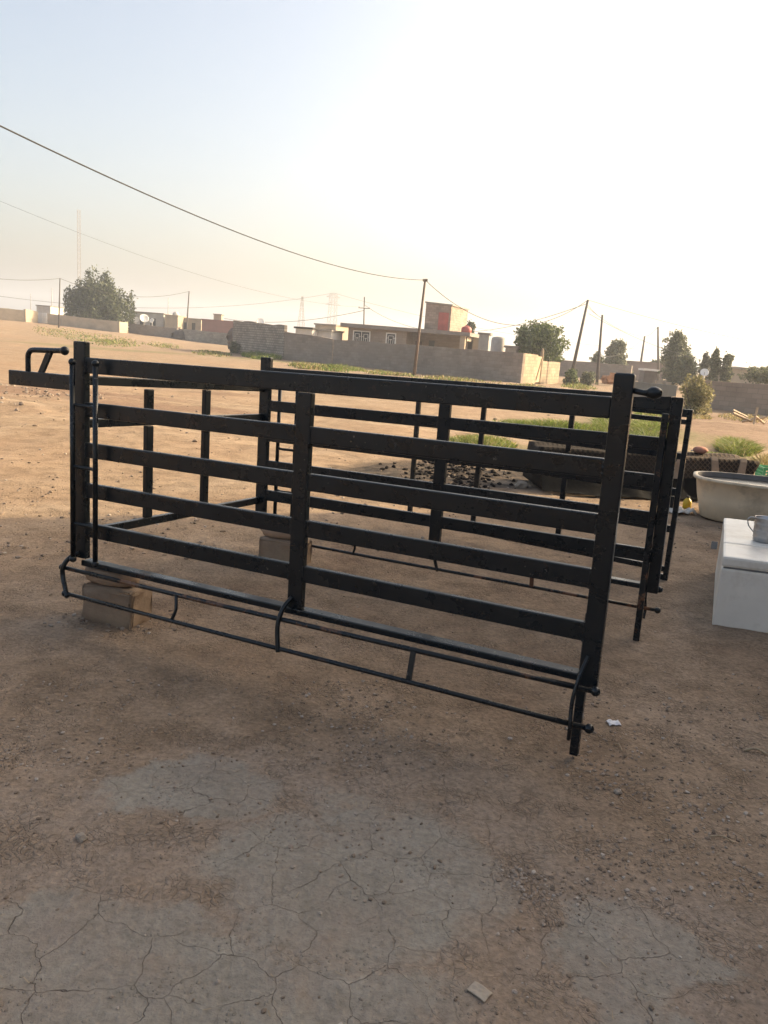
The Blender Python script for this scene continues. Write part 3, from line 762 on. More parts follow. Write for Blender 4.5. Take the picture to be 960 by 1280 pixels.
# main grey compound wall (its near corner, sunlit return)
A = XY(291, 78); Bp = XY(355, 67.5); Cc = XY(416, 64); D = XY(654, 50); E2 = XY(701, 58)
walls('block_wall', A, Bp, .25, zb_, ZT(291, 400, 78), ZT(355, 407, 67.5), BLOCK, 'tall rough grey block wall with uneven top at the left end of the compound', rag=.07)
walls('block_wall', (Bp[0]+.05, Bp[1]-.02), Cc, .22, zb_, ZT(355, 414, 67.5), ZT(416, 424, 64), BLOCKD, 'low grey block wall between the tall rough wall and the house wall', rag=.07)
walls('block_wall', (Cc[0]+.05, Cc[1]-.03), D, .22, zb_, ZT(416, 424, 64), ZT(654, 441.5, 50), BLOCKD, 'long grey block wall in front of the house with windows')
# sunlit return wall with timber gate
gA = (D[0]+(E2[0]-D[0])*.0, D[1]+(E2[1]-D[1])*.0)
def lerp(t): return (D[0]+(E2[0]-D[0])*t, D[1]+(E2[1]-D[1])*t)
walls('sunlit_wall', (D[0]+.10, D[1]+.24), lerp(.36), .22, zb_, ZT(654, 441.5, 50), ZT(670, 444, 53), BLOCKW, 'short sunlit block wall left of the makeshift gate')
walls('sunlit_wall', lerp(.50), E2, .22, zb_, ZT(680, 451, 54), ZT(701, 453, 58), BLOCKW, 'sunlit block wall right of the makeshift gate')
gt = empty('yard_gate', (*lerp(.365), 0), math.atan2(E2[1]-D[1], E2[0]-D[0]), label='makeshift sunlit timber gate with a tall post in the block wall', cat='gate')
build('gate_panel', box(B(), .02, 1.05, .05, .12, .06, 1.75, .01), plain('bleached_wood', (.42, .31, .2), .9, .25, 3), gt)
build('gate_post', tube(B(), [(1.12, .1, 0), (1.14, .08, 2.1), (1.10, .08, 2.3)], [.13, .11, .06], 8), STICK, gt)
build('brace', tube(B(), [(.1, .02, .2), (1.0, .02, 1.6)], .045, 6), STICK, gt)

# house
hp0 = XY(433, 73); hp1 = XY(584, 70.5); hd = V(hp1[0]-hp0[0], hp1[1]-hp0[1], 0); HL = hd.length; ha = math.atan2(hd.y, hd.x)
house = empty('house', (hp0[0], hp0[1], 0), ha, label='unfinished single-storey block house with barred white windows, porch and red-doored stair room', cat='house')
sx = HL/(584-433)            # metres per picture px along the facade
def hx(px): return (px-433)*sx
RT_ = ZT(433, 404, 73)       # roof top
RB = RT_-.32
RT2 = RT_-.16
def hpart(name, bm, m, parent=house, **kw): return build(name, bm, m, parent, **kw)
HD = 8.0
def wallx(name, x0, x1, y0, y1, z0, z1, m=BLOCKD): return hpart(name, box(B(), x0, x1, y0, y1, z0, z1), m)
wallx('wall', hx(434.5), hx(475), 0.0, HD, -.2, RB-.002)
wallx('wall', hx(475)+.002, hx(505), -.18, HD-.05, -.2, RB-.004)
wallx('wall', hx(505)+.002, hx(578), 2.6, HD-.1, -.2, RB-.006)
wallx('porch_side', hx(505)+.004, hx(509), -.16, 2.598, -.2, RB-.005)
hpart('roof', hexa(B(), [(-.45, -.75, RB), (HL+.2, -.75, RB-.10), (HL+.65, HD, RB-.10), (-.3, HD, RB),
                         (-.45, -.75, RT_), (HL+.2, -.75, RT_-.10), (HL+.65, HD, RT_-.10), (-.3, HD, RT_)]), ROOFC)
hpart('porch_column', box(B(), hx(575), hx(581), -.45, .05, -.2, RB-.10), PLASTER)
hpart('porch_column', box(B(), hx(580)+.3, hx(584)+.55, 3.0, HD-.4, -.2, RB-.11), PLASTER)
hpart('porch_beam', box(B(), hx(575), hx(581)+.1, .052, 3.0, RB-.5, RB-.108), PLASTER)
dr = hpart('door', box(B(), hx(513), hx(521), 2.53, 2.597, -.1, 2.35), plain('brown_door', (.10, .06, .045), .6, .2, 3))
hpart('door', box(B(), hx(530), hx(537), 2.53, 2.597, -.1, 2.5), plain('grey_door', (.09, .085, .08), .6, .2, 3))
def window(x0, x1, z0, z1, y, double):
    f = B(); t = .09
    box(f, x0, x1, y-.06, y-.002, z0, z0+t); box(f, x0, x1, y-.06, y-.002, z1-t, z1)
    box(f, x0, x0+t, y-.06, y-.002, z0+t+.001, z1-t-.001); box(f, x1-t, x1, y-.06, y-.002, z0+t+.001, z1-t-.001)
    fr_ = hpart('window', f, WHITE)
    hpart('pane', box(B(), x0+t+.001, x1-t-.001, y-.03, y-.004, z0+t+.001, z1-t-.001), GLASS, fr_)
    g = B(); k = .035
    xs = [(x0, (x0+x1)/2), ((x0+x1)/2, x1)] if double else [(x0, x1)]
    for a, b in xs:
        c = (a+b)/2; wv = b-a; hh = z1-z0
        # ornate grille: inner arch frame and uprights
        for (p, q, r0, r1) in ((a+wv*.24, a+wv*.24+k, z0+t, z1-hh*.26), (b-wv*.24-k, b-wv*.24, z0+t, z1-hh*.26), (a+wv*.24, b-wv*.24, z1-hh*.26+.001, z1-hh*.26+k),
                               (c-k/2, c+k/2, z0+t, z0+hh*.42), (a+wv*.38, b-wv*.38, z0+hh*.42+.001, z0+hh*.42+k*1.4), (a+t, a+wv*.24-.001, z0+hh*.55, z0+hh*.55+k), (b-wv*.24+.001, b-t, z0+hh*.55, z0+hh*.55+k)):
            box(g, p, q, y-.075, y-.061, r0, r1)
        if double and a != x0: box(g, a-k*.7, a+k*.7, y-.075, y-.061, z0+t, z1-t)
    hpart('grille', g, WHITE, fr_)
zW = lambda py, px: ZT(px, py, 73)
window(hx(441), hx(463), zW(430, 452), zW(413.5, 452), 0, True)
window(hx(483.5), hx(496), zW(431.5, 490), zW(416.5, 490), -.18, False)
# stair room on the roof
TZ0 = RT_-.05; TZ1 = ZT(540, 380, 74.5)
tx0, tx1 = hx(524), hx(556)
st = hpart('stair_room', hexa(B(), [(tx0, 2.0, TZ0), (tx1, 2.0, TZ0), (tx1+.9, 6.2, TZ0), (tx0+.9, 6.2, TZ0), (tx0, 2.0, TZ1), (tx1, 2.0, TZ1-.12), (tx1+.9, 6.2, TZ1-.2), (tx0+.9, 6.2, TZ1-.1)]), BLOCKP)
hpart('stair_roof', hexa(B(), [(tx0-.1, 1.9, TZ1+.001), (tx1+.1, 1.9, TZ1-.119), (tx1+1.0, 6.3, TZ1-.199), (tx0+.8, 6.3, TZ1-.099), (tx0-.1, 1.9, TZ1+.13), (tx1+.1, 1.9, TZ1+.0), (tx1+1.0, 6.3, TZ1-.08), (tx0+.8, 6.3, TZ1+.03)]), CONC, st)
hpart('stair_door', box(B(), tx1-1.1, tx1-.18, 1.95, 1.998, TZ0+.05, TZ1-.75), REDP, st)
# red roof tank
rtk = empty('roof_tank', (*XY(580.5, 72), RT_-.13), 0, label='round red plastic water tank on the house roof beside the stair room', cat='water tank')
build('tank_body', lathe(B(), [(.40, 0), (.46, .05), (.47, .30), (.45, .42), (.34, .56), (.16, .62)], 20), REDP, rtk, True)
build('lid', lathe(B(), [(.14, .622), (.14, .67), (.05, .69)], 12), REDP, rtk, True)
# tanks and sheds right of house
def tank(px0, px1, pyt, Y, label, m, lid=True):
    a = XY(px0, Y); b = XY(px1, Y); r = (b[0]-a[0])/2; zt = ZT((px0+px1)/2, pyt, Y)
    e = empty('water_tank', ((a[0]+b[0])/2, Y, 0), 0, label=label, cat='water tank')
    build('tank_body', lathe(B(), [(r*.96, 0), (r, .1), (r, zt*.6), (r*1.02, zt*.62), (r, zt*.64), (r, zt-.12), (r*.9, zt-.05)], 24), m, e, True)
    build('lid', lathe(B(), [(r*.88, zt-.049), (r*.8, zt), (r*.3, zt+.06)], 24), m, e, True)
def hut(name, px0, px1, pyt, Y, depth, m, label, roof=None, rz=-.15, cat='hut', zt_r=None, op=None):
    a = XY(px0, Y); b = XY(px1, Y); Lx = b[0]-a[0]; z1 = ZT(px0, pyt, Y); zb = zb_(a[0], Y)
    e = empty(name, (a[0], Y, 0), rz, label=label, cat=cat)
    Lx = Lx/math.cos(rz)
    build('wall', box(B(), 0, Lx, 0, depth, zb, z1-.02), m, e)
    build('roof', box(B(), -.12, Lx+.12, -.15, depth+.1, z1-.018, z1+.14), roof or ROOFC, e)
    for (x0, x1, za, zc) in (op or []):
        build('window', box(B(), Lx*x0, Lx*x1, -.03, -.003, zb+.25+(z1-zb-.25)*za, zb+.25+(z1-zb-.25)*zc), DARK, e)
    return e
hut('shed', 597, 609, 417.5, 66, 1.2, TANKG, 'narrow grey block shed just right of the house porch', op=[(.3, .7, .1, .6)], rz=-.25)
tank(612.5, 630.5, 421.5, 64, 'round grey water tank on the ground between the narrow shed and the green tree', TANKG)
hut('shed', 645, 662, 428.5, 66, 3, BLOCKD, 'low grey shed behind the green tree at the wall corner', rz=-.2)
hut('shed', 631, 644, 434, 61, 2, CONC, 'small low shed behind the long block wall next to the round tank', rz=-.3)
# behind the left part of the compound wall
hut('shed', 369, 391, 410, 72, 3, PLASTERW, 'whitewashed shed with a dark flat roof behind the low block wall', rz=-.5, roof=DARK)
hut('shed', 393, 420, 405.5, 92, 4, TANWALL, 'tan shed with sunlit side seen left of the house roof', rz=-.5, roof=CONC)
hut('shed', 391.5, 414, 413, 72, 2.5, PLASTERW, 'pale unroofed shed just left of the windowed house', rz=-.35, roof=CONC)
def dish(px, py, Y, r, ang, label, z=None, zb=0.0):
    p = at(px, py, Y); e = empty('satellite_dish', (p.x, Y, zb), ang, label=label, cat='satellite dish')
    bm = B(); prof = [(0.02, 0), (r*.4, r*.04), (r*.75, r*.14), (r, r*.26), (r*.97, r*.29), (r*.72, r*.17), (r*.38, r*.07), (.02, .03)]
    lathe(bm, prof, 24)
    bmesh.ops.rotate(bm, verts=bm.verts[:], cent=(0, 0, 0), matrix=Matrix.Rotation(math.radians(62), 3, 'X'))
    bmesh.ops.translate(bm, verts=bm.verts[:], vec=(0, 0, p.z-zb))
    build('reflector', bm, WHITE, e, True)
    build('mast', tube(B(), [(0, .06, 0), (0, .06, p.z-zb)], .05, 8), MASTM, e, True)
    build('feed_arm', tube(B(), [(0, 0, p.z-zb-r*.8), (0, -r*.8, p.z-zb-r*.1), (0, -r*.75, p.z-zb+.2*r)], .025, 6), MASTM, e, True)
dish(325.5, 403, 74, .40, .3, 'large pale satellite dish behind the tall rough block wall')
dish(880.5, 466, 52, .27, -.3, 'white satellite dish among the trees on the right')

# left distance : long compound walls
wa = XY(-40, 118); wb_ = XY(32, 121); wc = XY(47, 125)
walls('compound_wall', wa, wb_, .3, zb_, ZT(-40, 381, 118), ZT(32, 388, 121), TANWALL, 'long tan compound wall at the far left edge')
walls('wall_pier', (wb_[0]+.05, wb_[1]-.05), (wc[0], wc[1]+.2), .3, zb_, ZT(32, 386.5, 121), ZT(47, 389.5, 125), PLASTER, 'sunlit pale wall pier left of the white gate')
gA_ = XY(47.4, 125.6); gB_ = XY(58.7, 125)
gate2 = empty('compound_gate', (*gA_, hbase(*gA_)+0.0), math.atan2(gB_[1]-gA_[1], gB_[0]-gA_[0]), label='whitish double gate in the tan wall at the far left', cat='gate')
gw = math.hypot(gB_[0]-gA_[0], gB_[1]-gA_[1]); gz = ZT(53, 391, 125)-float(hbase(*gA_))
build('gate_leaf', box(B(), .02, gw/2-.02, .0, .06, .05, gz, .01), WHITE, gate2); build('gate_leaf', box(B(), gw/2+.02, gw-.02, .0, .06, .05, gz, .01), WHITE, gate2)
wd = XY(59.5, 124); we = XY(149, 124); wf = XY(160, 128)
walls('compound_wall', wd, we, .3, zb_, ZT(59.5, 392, 124), ZT(149, 402, 124), TANWALL, 'long tan compound wall in front of the big dark tree')
walls('wall_pier', (we[0]+.05, we[1]), wf, .3, zb_, ZT(149, 402, 124), ZT(160, 403, 128), PLASTER, 'short sunlit wall return right of the big dark tree')
wg = XY(161.5, 131); wh = XY(221, 126); wi = XY(290, 118)
walls('compound_wall', wg, wh, .3, zb_, ZT(161, 404, 131), ZT(221, 410.5, 126), BLOCKD, 'grey compound wall in front of the white house with dishes')
walls('compound_wall', (wh[0]+.3, wh[1]), wi, .3, zb_, ZT(221, 410.5, 126), ZT(290, 417, 118), BLOCK, 'darker compound wall in front of the maroon building')
bm = B()
ball(bm, (1.2, 0, .5), 1, 1.4, .6, .9, 4)
for q in bm.verts: q.co += V(1, .6, 1)*float(vnoise(np.array([q.co.x*3.1]), np.array([q.co.z*3.1+q.co.y*5]), 71)[0])*.9
pj = XY(216, 125.5); build('rubbish_heap', bm, plain('dark_rubbish', (.07, .055, .05), .9, .6, 1.3), loc=(pj[0], pj[1], float(hbase(*pj))), label='dark rubbish heap against the grey compound wall', category='rubbish')
bm = B()
ball(bm, (.6, 0, 1.1), 1, .55, .4, 1.35, 4)
for q in bm.verts: q.co += V(.8, .5, .8)*float(vnoise(np.array([q.co.x*3.7]), np.array([q.co.z*3.7+q.co.y*5]), 72)[0])*.7
pj = XY(284, 92); build('scrap_heap', bm, plain('dark_scrap', (.08, .065, .06), .9, .6, 1.3), loc=(pj[0], pj[1], 0), label='dark scrap piled against the end of the tall rough wall', category='scrap')
# house with dishes
hut('house', 161, 205, 389.5, 140, 7, PLASTERW, 'whitewashed flat-roofed house behind the grey wall, right of the big tree', roof=ROOFC, rz=-.06, cat='house', op=[(.32, .45, .2, .7), (.62, .78, .15, .75)])
hut('annex', 206, 222, 394, 137, 6, PLASTER, 'sunlit cream annex joined to the whitewashed house', roof=PLASTER, rz=.0, cat='building')
bm = lathe(B(), [(.55, 0), (.6, .1), (.55, .5), (.35, .75), (.06, .85)], 20)
pz = XY(219.5, 140); build('dome_tank', bm, PLASTERW, loc=(pz[0], pz[1], ZT(219, 394, 140)-.2), smooth=True, label='small pale domed tank on the cream annex roof', category='water tank')
hut('house', 223, 251, 397.5, 141, 6, PLASTER, 'low cream house between the domed tank and the maroon building', roof=PLASTER, rz=.0, cat='house', op=[(.2, .35, .2, .8), (.6, .75, .2, .8)])
hut('house', 252, 292, 399.5, 135, 7, MAROON, 'maroon flat-roofed building with a tan box room on top', roof=MAROON, rz=-.05, cat='building')
hut('roof_room', 266.5, 276, 393, 138, 3, PLASTER, 'tan box room on the roof of the maroon building', roof=CONC, rz=.1, cat='roof room')
dish(180, 398.5, 133, .75, .5, 'largest pale satellite dish in front of the whitewashed house', zb=0.3)
dish(170, 400, 133, .5, .2, 'smaller pale satellite dish left of the big one at the whitewashed house', zb=0.5)
dish(190, 401, 133, .42, -.3, 'small pale satellite dish right of the big one at the whitewashed house', zb=0.4)
hut('shed', 46, 64, 382, 150, 5, PLASTERW, 'small pale house roof showing above the tan wall left of the tree', roof=ROOFC, rz=-.1, cat='house')
# low green rise at the far left
vs = []; fs = []; nx = 40
for i in range(nx+1):
    t = i/nx; x = -210+t*120; hgt = 9.0*math.sin(PI*t)**.8*(1+.25*math.sin(9*t)+.12*math.sin(31*t))*.55+1.4
    for y, k in ((330, 0), (345, .6), (365, 1), (420, 0)): vs.append((x, y, hgt*k-.2))
for i in range(nx):
    for j in range(3):
        a = i*4+j; fs.append((a, a+4, a+5, a+1))
raw('hill', vs, fs, plain('scrubby_hill', (.13, .125, .07), .95, .4, .15), None, True, kind='structure')

# right distance
hut('house', 788, 836, 452.5, 88, 5, MAUVE, 'dull mauve flat-topped building behind the leaning poles on the right', roof=MAUVE, rz=-.1, cat='building')
hut('hut', 807, 822.5, 463, 70, 2.2, plain('dark_hut_wall', (.13, .11, .10), .9, .2, 2), 'small dark hut with a white flat roof in front of the mauve building', roof=WHITE, rz=-.1)
walls('field_wall', XY(690, 86), XY(790, 80), .25, zb_, ZT(690, 449, 86), ZT(790, 457, 80), BLOCKD, 'far grey field wall behind the poles, between the sunlit wall and mauve building')
walls('field_wall', XY(866, 35.2), XY(1010, 33.2), .25, lambda x, y: -.3, ZT(890, 476.5, 35.2), ZT(1010, 484.5, 33.2), BLOCKD, 'low grey block wall at the right edge beyond the churned soil')
hut('house', 913, 1010, 460.5, 62, 6, TANWALL, 'long low tan building beyond the grey wall at the right edge', roof=CONC, rz=-.05, cat='building')
# sunlit rubble and pole plinth
def rubble(px, py, Y, wd, ht, m, label, n=16):
    bm = B()
    for _ in range(n):
        a = random.uniform(-wd/2, wd/2); zz = random.uniform(0, ht)*(1-abs(a)/wd)
        s_ = random.uniform(.12, .3); bb = box(B(), -s_, s_, -s_*.6, s_*.6, -s_*.5, s_*.5); bmesh.ops.rotate(bb, verts=bb.verts[:], cent=(0, 0, 0), matrix=Matrix.Rotation(random.uniform(-.7, .7), 3, random.choice('XYZ')))
        bmesh.ops.translate(bb, verts=bb.verts[:], vec=(a, random.uniform(-.3, .3), zz+.1))
        me = bpy.data.meshes.new('t'); bb.to_mesh(me); bb.free(); bm.from_mesh(me); bpy.data.meshes.remove(me)
    p = at(px, py, Y); build('rubble_heap', bm, m, loc=(p.x, Y, hz(p.x, Y)), label=label, category='rubble')
rubble(765, 478, 60, 1.1, 1.0, plain('orange_brick_rubble', (.50, .24, .12), .9, .35, 1.2), 'sunlit orange and cream rubble heap beside the second leaning pole')
rubble(828, 478, 62, .9, .7, PLASTER, 'pale sunlit rubble heap at the foot of the upright pole on the right', 10)

# ------------------------------------------------------------------ poles, masts, wires
def pole(pxb, pyb, pxt, pyt, Y, r, m, label, arms=(), name='utility_pole', cat='pole', cap=False, grp=None):
    b = at(pxb, pyb, Y); t = at(pxt, pyt, Y); zg = hz(b.x, Y)-.1
    b.z = min(b.z, zg) if b.z < zg+3 else zg
    e = empty(name, (b.x, Y, zg), 0, label=label, cat=cat, group=grp)
    o = V(b.x, Y, zg)
    build('shaft', tube(B(), [V(0, 0, 0), (t-V(b.x, Y, zg))*.5, t-o], [r*1.2, r, r*.75], 8), m, e, True)
    for (f, half, rz) in arms:
        c = (t-o)*f; d = V(math.cos(rz), math.sin(rz), 0)*half
        build('crossarm', tube(B(), [c-d+V(0, -r*1.6, 0), c+d+V(0, -r*1.6, 0)], r*.55, 6), m, e)
        for s in (-1, -.0, 1):
            if abs(s) or True: build('insulator', lathe(B(), [(.03, 0), (.055, .04), (.05, .12), (.02, .16)], 8, tuple(c+d*s*.9+V(0, -r*1.6, r*.5))), MASTM, e, True)
    if cap: build('cap_bracket', tube(B(), [t-o+V(-.14, 0, -.02), t-o+V(.14, 0, .0)], .075, 8), m, e)
    return t
GP = 'utility poles across the village'
T1 = pole(517, 473, 531.5, 350, 47, .085, plain('rust_brown_pole', (.13, .09, .07), .8, .3, 2), 'rust-brown pole holding the long cable in front of the windowed house', cap=True)
b1 = at(523, 420, 46.9); build('shackle', tube(B(), [(0, 0, 0), (0, 0, .8)], [.10, .09], 8), POLED, loc=(0, 0, 0)) if False else None
T2 = pole(711.5, 481, 735, 375, 56, .11, POLED, 'tallest dark pole, leaning right, near the sunlit wall end')
T3 = pole(746, 481, 753, 393.5, 61, .105, POLED, 'straighter dark pole right of the tallest leaning one')
T4 = pole(798, 474, 806, 420, 92, .13, POLED, 'shorter dark pole leaning in front of the mauve building')
T5 = pole(823.5, 478, 822.5, 408.5, 80, .12, POLED, 'upright grey-brown pole left of the eucalyptus trees')
T6 = pole(73.5, 409, 75, 348, 112, .10, POLED, 'thin dark pole standing before the tan wall left of the big tree')
T7 = pole(232.5, 412, 236.5, 364, 133, .12, POLED, 'dark pole rising behind the wall between cream annex and low cream house')
T8 = pole(455, 432, 455.5, 371, 100, .09, POLED, 'thin pole with a short crossarm behind the windowed house roof', arms=[(.82, .7, 0)])
T9 = pole(64.5, 400, 65, 360, 210, .11, MASTM, 'faint thin pole in the distance left of the big tree')
T10 = pole(38.3, 395, 38.5, 367, 260, .13, MASTM, 'faintest short pole near the far left edge')
T11 = pole(210, 405, 210.5, 372, 250, .13, MASTM, 'faint far pole above the whitewashed house')
def lattice_mast(px, pyb, pyt, Y, wb, wt, label, name='lattice_mast', cat='mast', arms=None, r=.06, n=10, m=MASTM):
    b = at(px, pyb, Y); zt = at(px, pyt, Y).z; e = empty(name, (b.x, Y, 0), .5, label=label, cat=cat)
    H = zt
    def wdt(t): return (wb*(1-t)+wt*t)/2
    lg = []
    for sx_, sy_ in ((1, 1), (-1, 1), (-1, -1), (1, -1)):
        build('leg', tube(B(), [(sx_*wdt(0), sy_*wdt(0), 0), (sx_*wdt(1), sy_*wdt(1), H)], r, 5), m, e)
    bm = B(); cs = ((1, 1), (-1, 1), (-1, -1), (1, -1))
    for k in range(n):
        t0_, t1_ = k/n, (k+1)/n
        for j in range(4):
            a, c = cs[j], cs[(j+1) % 4]
            p = (a[0]*wdt(t0_), a[1]*wdt(t0_), H*t0_); q = (c[0]*wdt(t1_), c[1]*wdt(t1_), H*t1_)
            tube(bm, [p, q], r*.6, 4); tube(bm, [(c[0]*wdt(t0_), c[1]*wdt(t0_), H*t0_), (a[0]*wdt(t1_), a[1]*wdt(t1_), H*t1_)], r*.6, 4)
    build('bracing', bm, m, e)
    for (f, half) in (arms or []):
        bm = B(); z = H*f
        tube(bm, [(-half, 0, z), (0, 0, z+1.2), (half, 0, z)], r*1.2, 5); tube(bm, [(-half, 0, z), (half, 0, z)], r*1.2, 5)
        build('crossarm', bm, m, e)
    return V(b.x, Y, H)
lattice_mast(99.5, 400, 262, 260, .9, .8, 'very tall thin aerial mast rising behind the big dark tree', r=.05, n=26)
lattice_mast(376, 412, 370, 240, 2.4, .35, 'slim tapering lattice mast left of the electricity pylon', r=.05, n=9)
PT = lattice_mast(414.5, 412, 366, 330, 3.6, 2.2, 'wide-topped electricity pylon in the haze left of the house', name='pylon', cat='pylon', arms=[(.78, 3.3), (.92, 3.0)], r=.08, n=8)
tb = at(-150, 83, 14)
pole(-150, 520, -150, 80, 14, .085, POLED, 'dark pole outside the left edge carrying the near end of the long cable')
def wire(a, b, sag, r, label, n=28):
    r = r*1.15
    pts = [a.lerp(b, i/n)-V(0, 0, 4*sag*(i/n)*(1-i/n)) for i in range(n+1)]
    c = a.lerp(b, .5)
    build('overhead_cable', tube(B(), [p-c for p in pts], r, 5), WIRE, loc=c, label=label, category='cable', group='overhead cables')
wire(at(-150, 83, 14), T1, .83, .016, 'long thick black cable sagging across the sky from upper left to the brown pole')
wire(T1, T2, 2.1, .017, 'slack cable hanging between the brown pole and the tallest leaning pole')
wire(T2, at(1010, 438, 74), .35, .014, 'faint cable from the tallest leaning pole towards the right edge')
wire(at(733, 383, 56), T4, .5, .014, 'cable from below the top of the tallest pole to the shorter leaning pole')
wire(T5, T4, .25, .015, 'short cable between the upright pole and the shorter leaning pole')
wire(T4, at(757, 446, 72), .6, .013, 'cable dropping left from the shorter leaning pole to the conical tree')
wire(at(734, 380, 56), at(753, 398, 61), .1, .012, 'short cable between the tops of the tallest and the straighter pole')
wire(at(-60, 226, 46), at(455, 384, 100), 1.5, .007, 'second faint cable across the sky below the long thick one')
wire(at(455.4, 381, 100), at(735, 379, 56), 2.6, .016, 'cable from the crossarm pole behind the house towards the tallest leaning pole')
wire(at(455, 388, 100), at(280, 398, 140), 1.0, .026, 'faint cable leaving the crossarm pole to the left')
wire(T6, T7, 1.6, .024, 'faint cable between the thin pole at the left and the pole by the annex')
wire(at(-60, 340, 90), T6, .5, .022, 'faint cable from the left edge to the thin pole left of the tree')
wire(at(-60, 361, 260), PT, 6, .05, 'faintest high-voltage line running to the pylon from the left')
wire(PT, at(1000, 436, 380), 9, .05, 'faintest high-voltage line leaving the pylon to the right')
wire(at(736, 392, 56), at(960, 462, 58), .8, .012, 'low faint cable from the tallest leaning pole down towards the right wall')
wire(at(745, 440, 61), at(714, 392+6, 56), .2, .012, 'slack cable below the others between the two dark poles') if False else None

# ------------------------------------------------------------------ trees and plants
LEAF_D = leafmat('dark_foliage', (.060, .080, .036), (.12, .14, .065))
LEAF_G = leafmat('fresh_foliage', (.085, .125, .040), (.17, .21, .075))
LEAF_E = leafmat('grey_green_foliage', (.12, .135, .08), (.23, .24, .15))
LEAF_P = leafmat('pale_grey_foliage', (.14, .14, .11), (.24, .23, .18))
LEAF_T = leafmat('pale_olive_foliage', (.22, .205, .10), (.38, .34, .18), .35)
GRASS_M = leafmat('green_grass', (.11, .17, .03), (.27, .31, .08), .4)
DRYG = leafmat('dry_grass', (.26, .20, .09), (.42, .34, .17), .3)
def quads(c, sz, asp=.55, up=0.0):
    """c: (n,3) centres; returns verts, faces of random oriented leaf quads"""
    n = len(c); a = RNG.normal(size=(n, 3)); a[:, 2] += up; a /= np.linalg.norm(a, axis=1)[:, None]
    b = RNG.normal(size=(n, 3)); b -= a*(a*b).sum(1)[:, None]; b /= np.linalg.norm(b, axis=1)[:, None]
    s = (sz*RNG.uniform(.6, 1.3, n))[:, None]
    vs = np.stack([c-a*s, c+b*s*asp, c+a*s, c-b*s*asp], 1).reshape(-1, 3)
    return vs, np.arange(4*n).reshape(n, 4)
def crown_pts(lobes, n):
    vol = np.array([l[3]*l[4]*l[5] for l in lobes])**.75; k = RNG.choice(len(lobes), n, p=vol/vol.sum())
    L = np.array(lobes)[k]; d = RNG.normal(size=(n, 3)); d /= np.linalg.norm(d, axis=1)[:, None]
    r = RNG.uniform(.25, 1.0, n)**.5
    r = r*(1+.35*(vnoise(d[:, 0]*3+k*5.1, d[:, 2]*3+d[:, 1]*2.3+k, 41)))
    return L[:, :3]+d*L[:, 3:]*r[:, None]
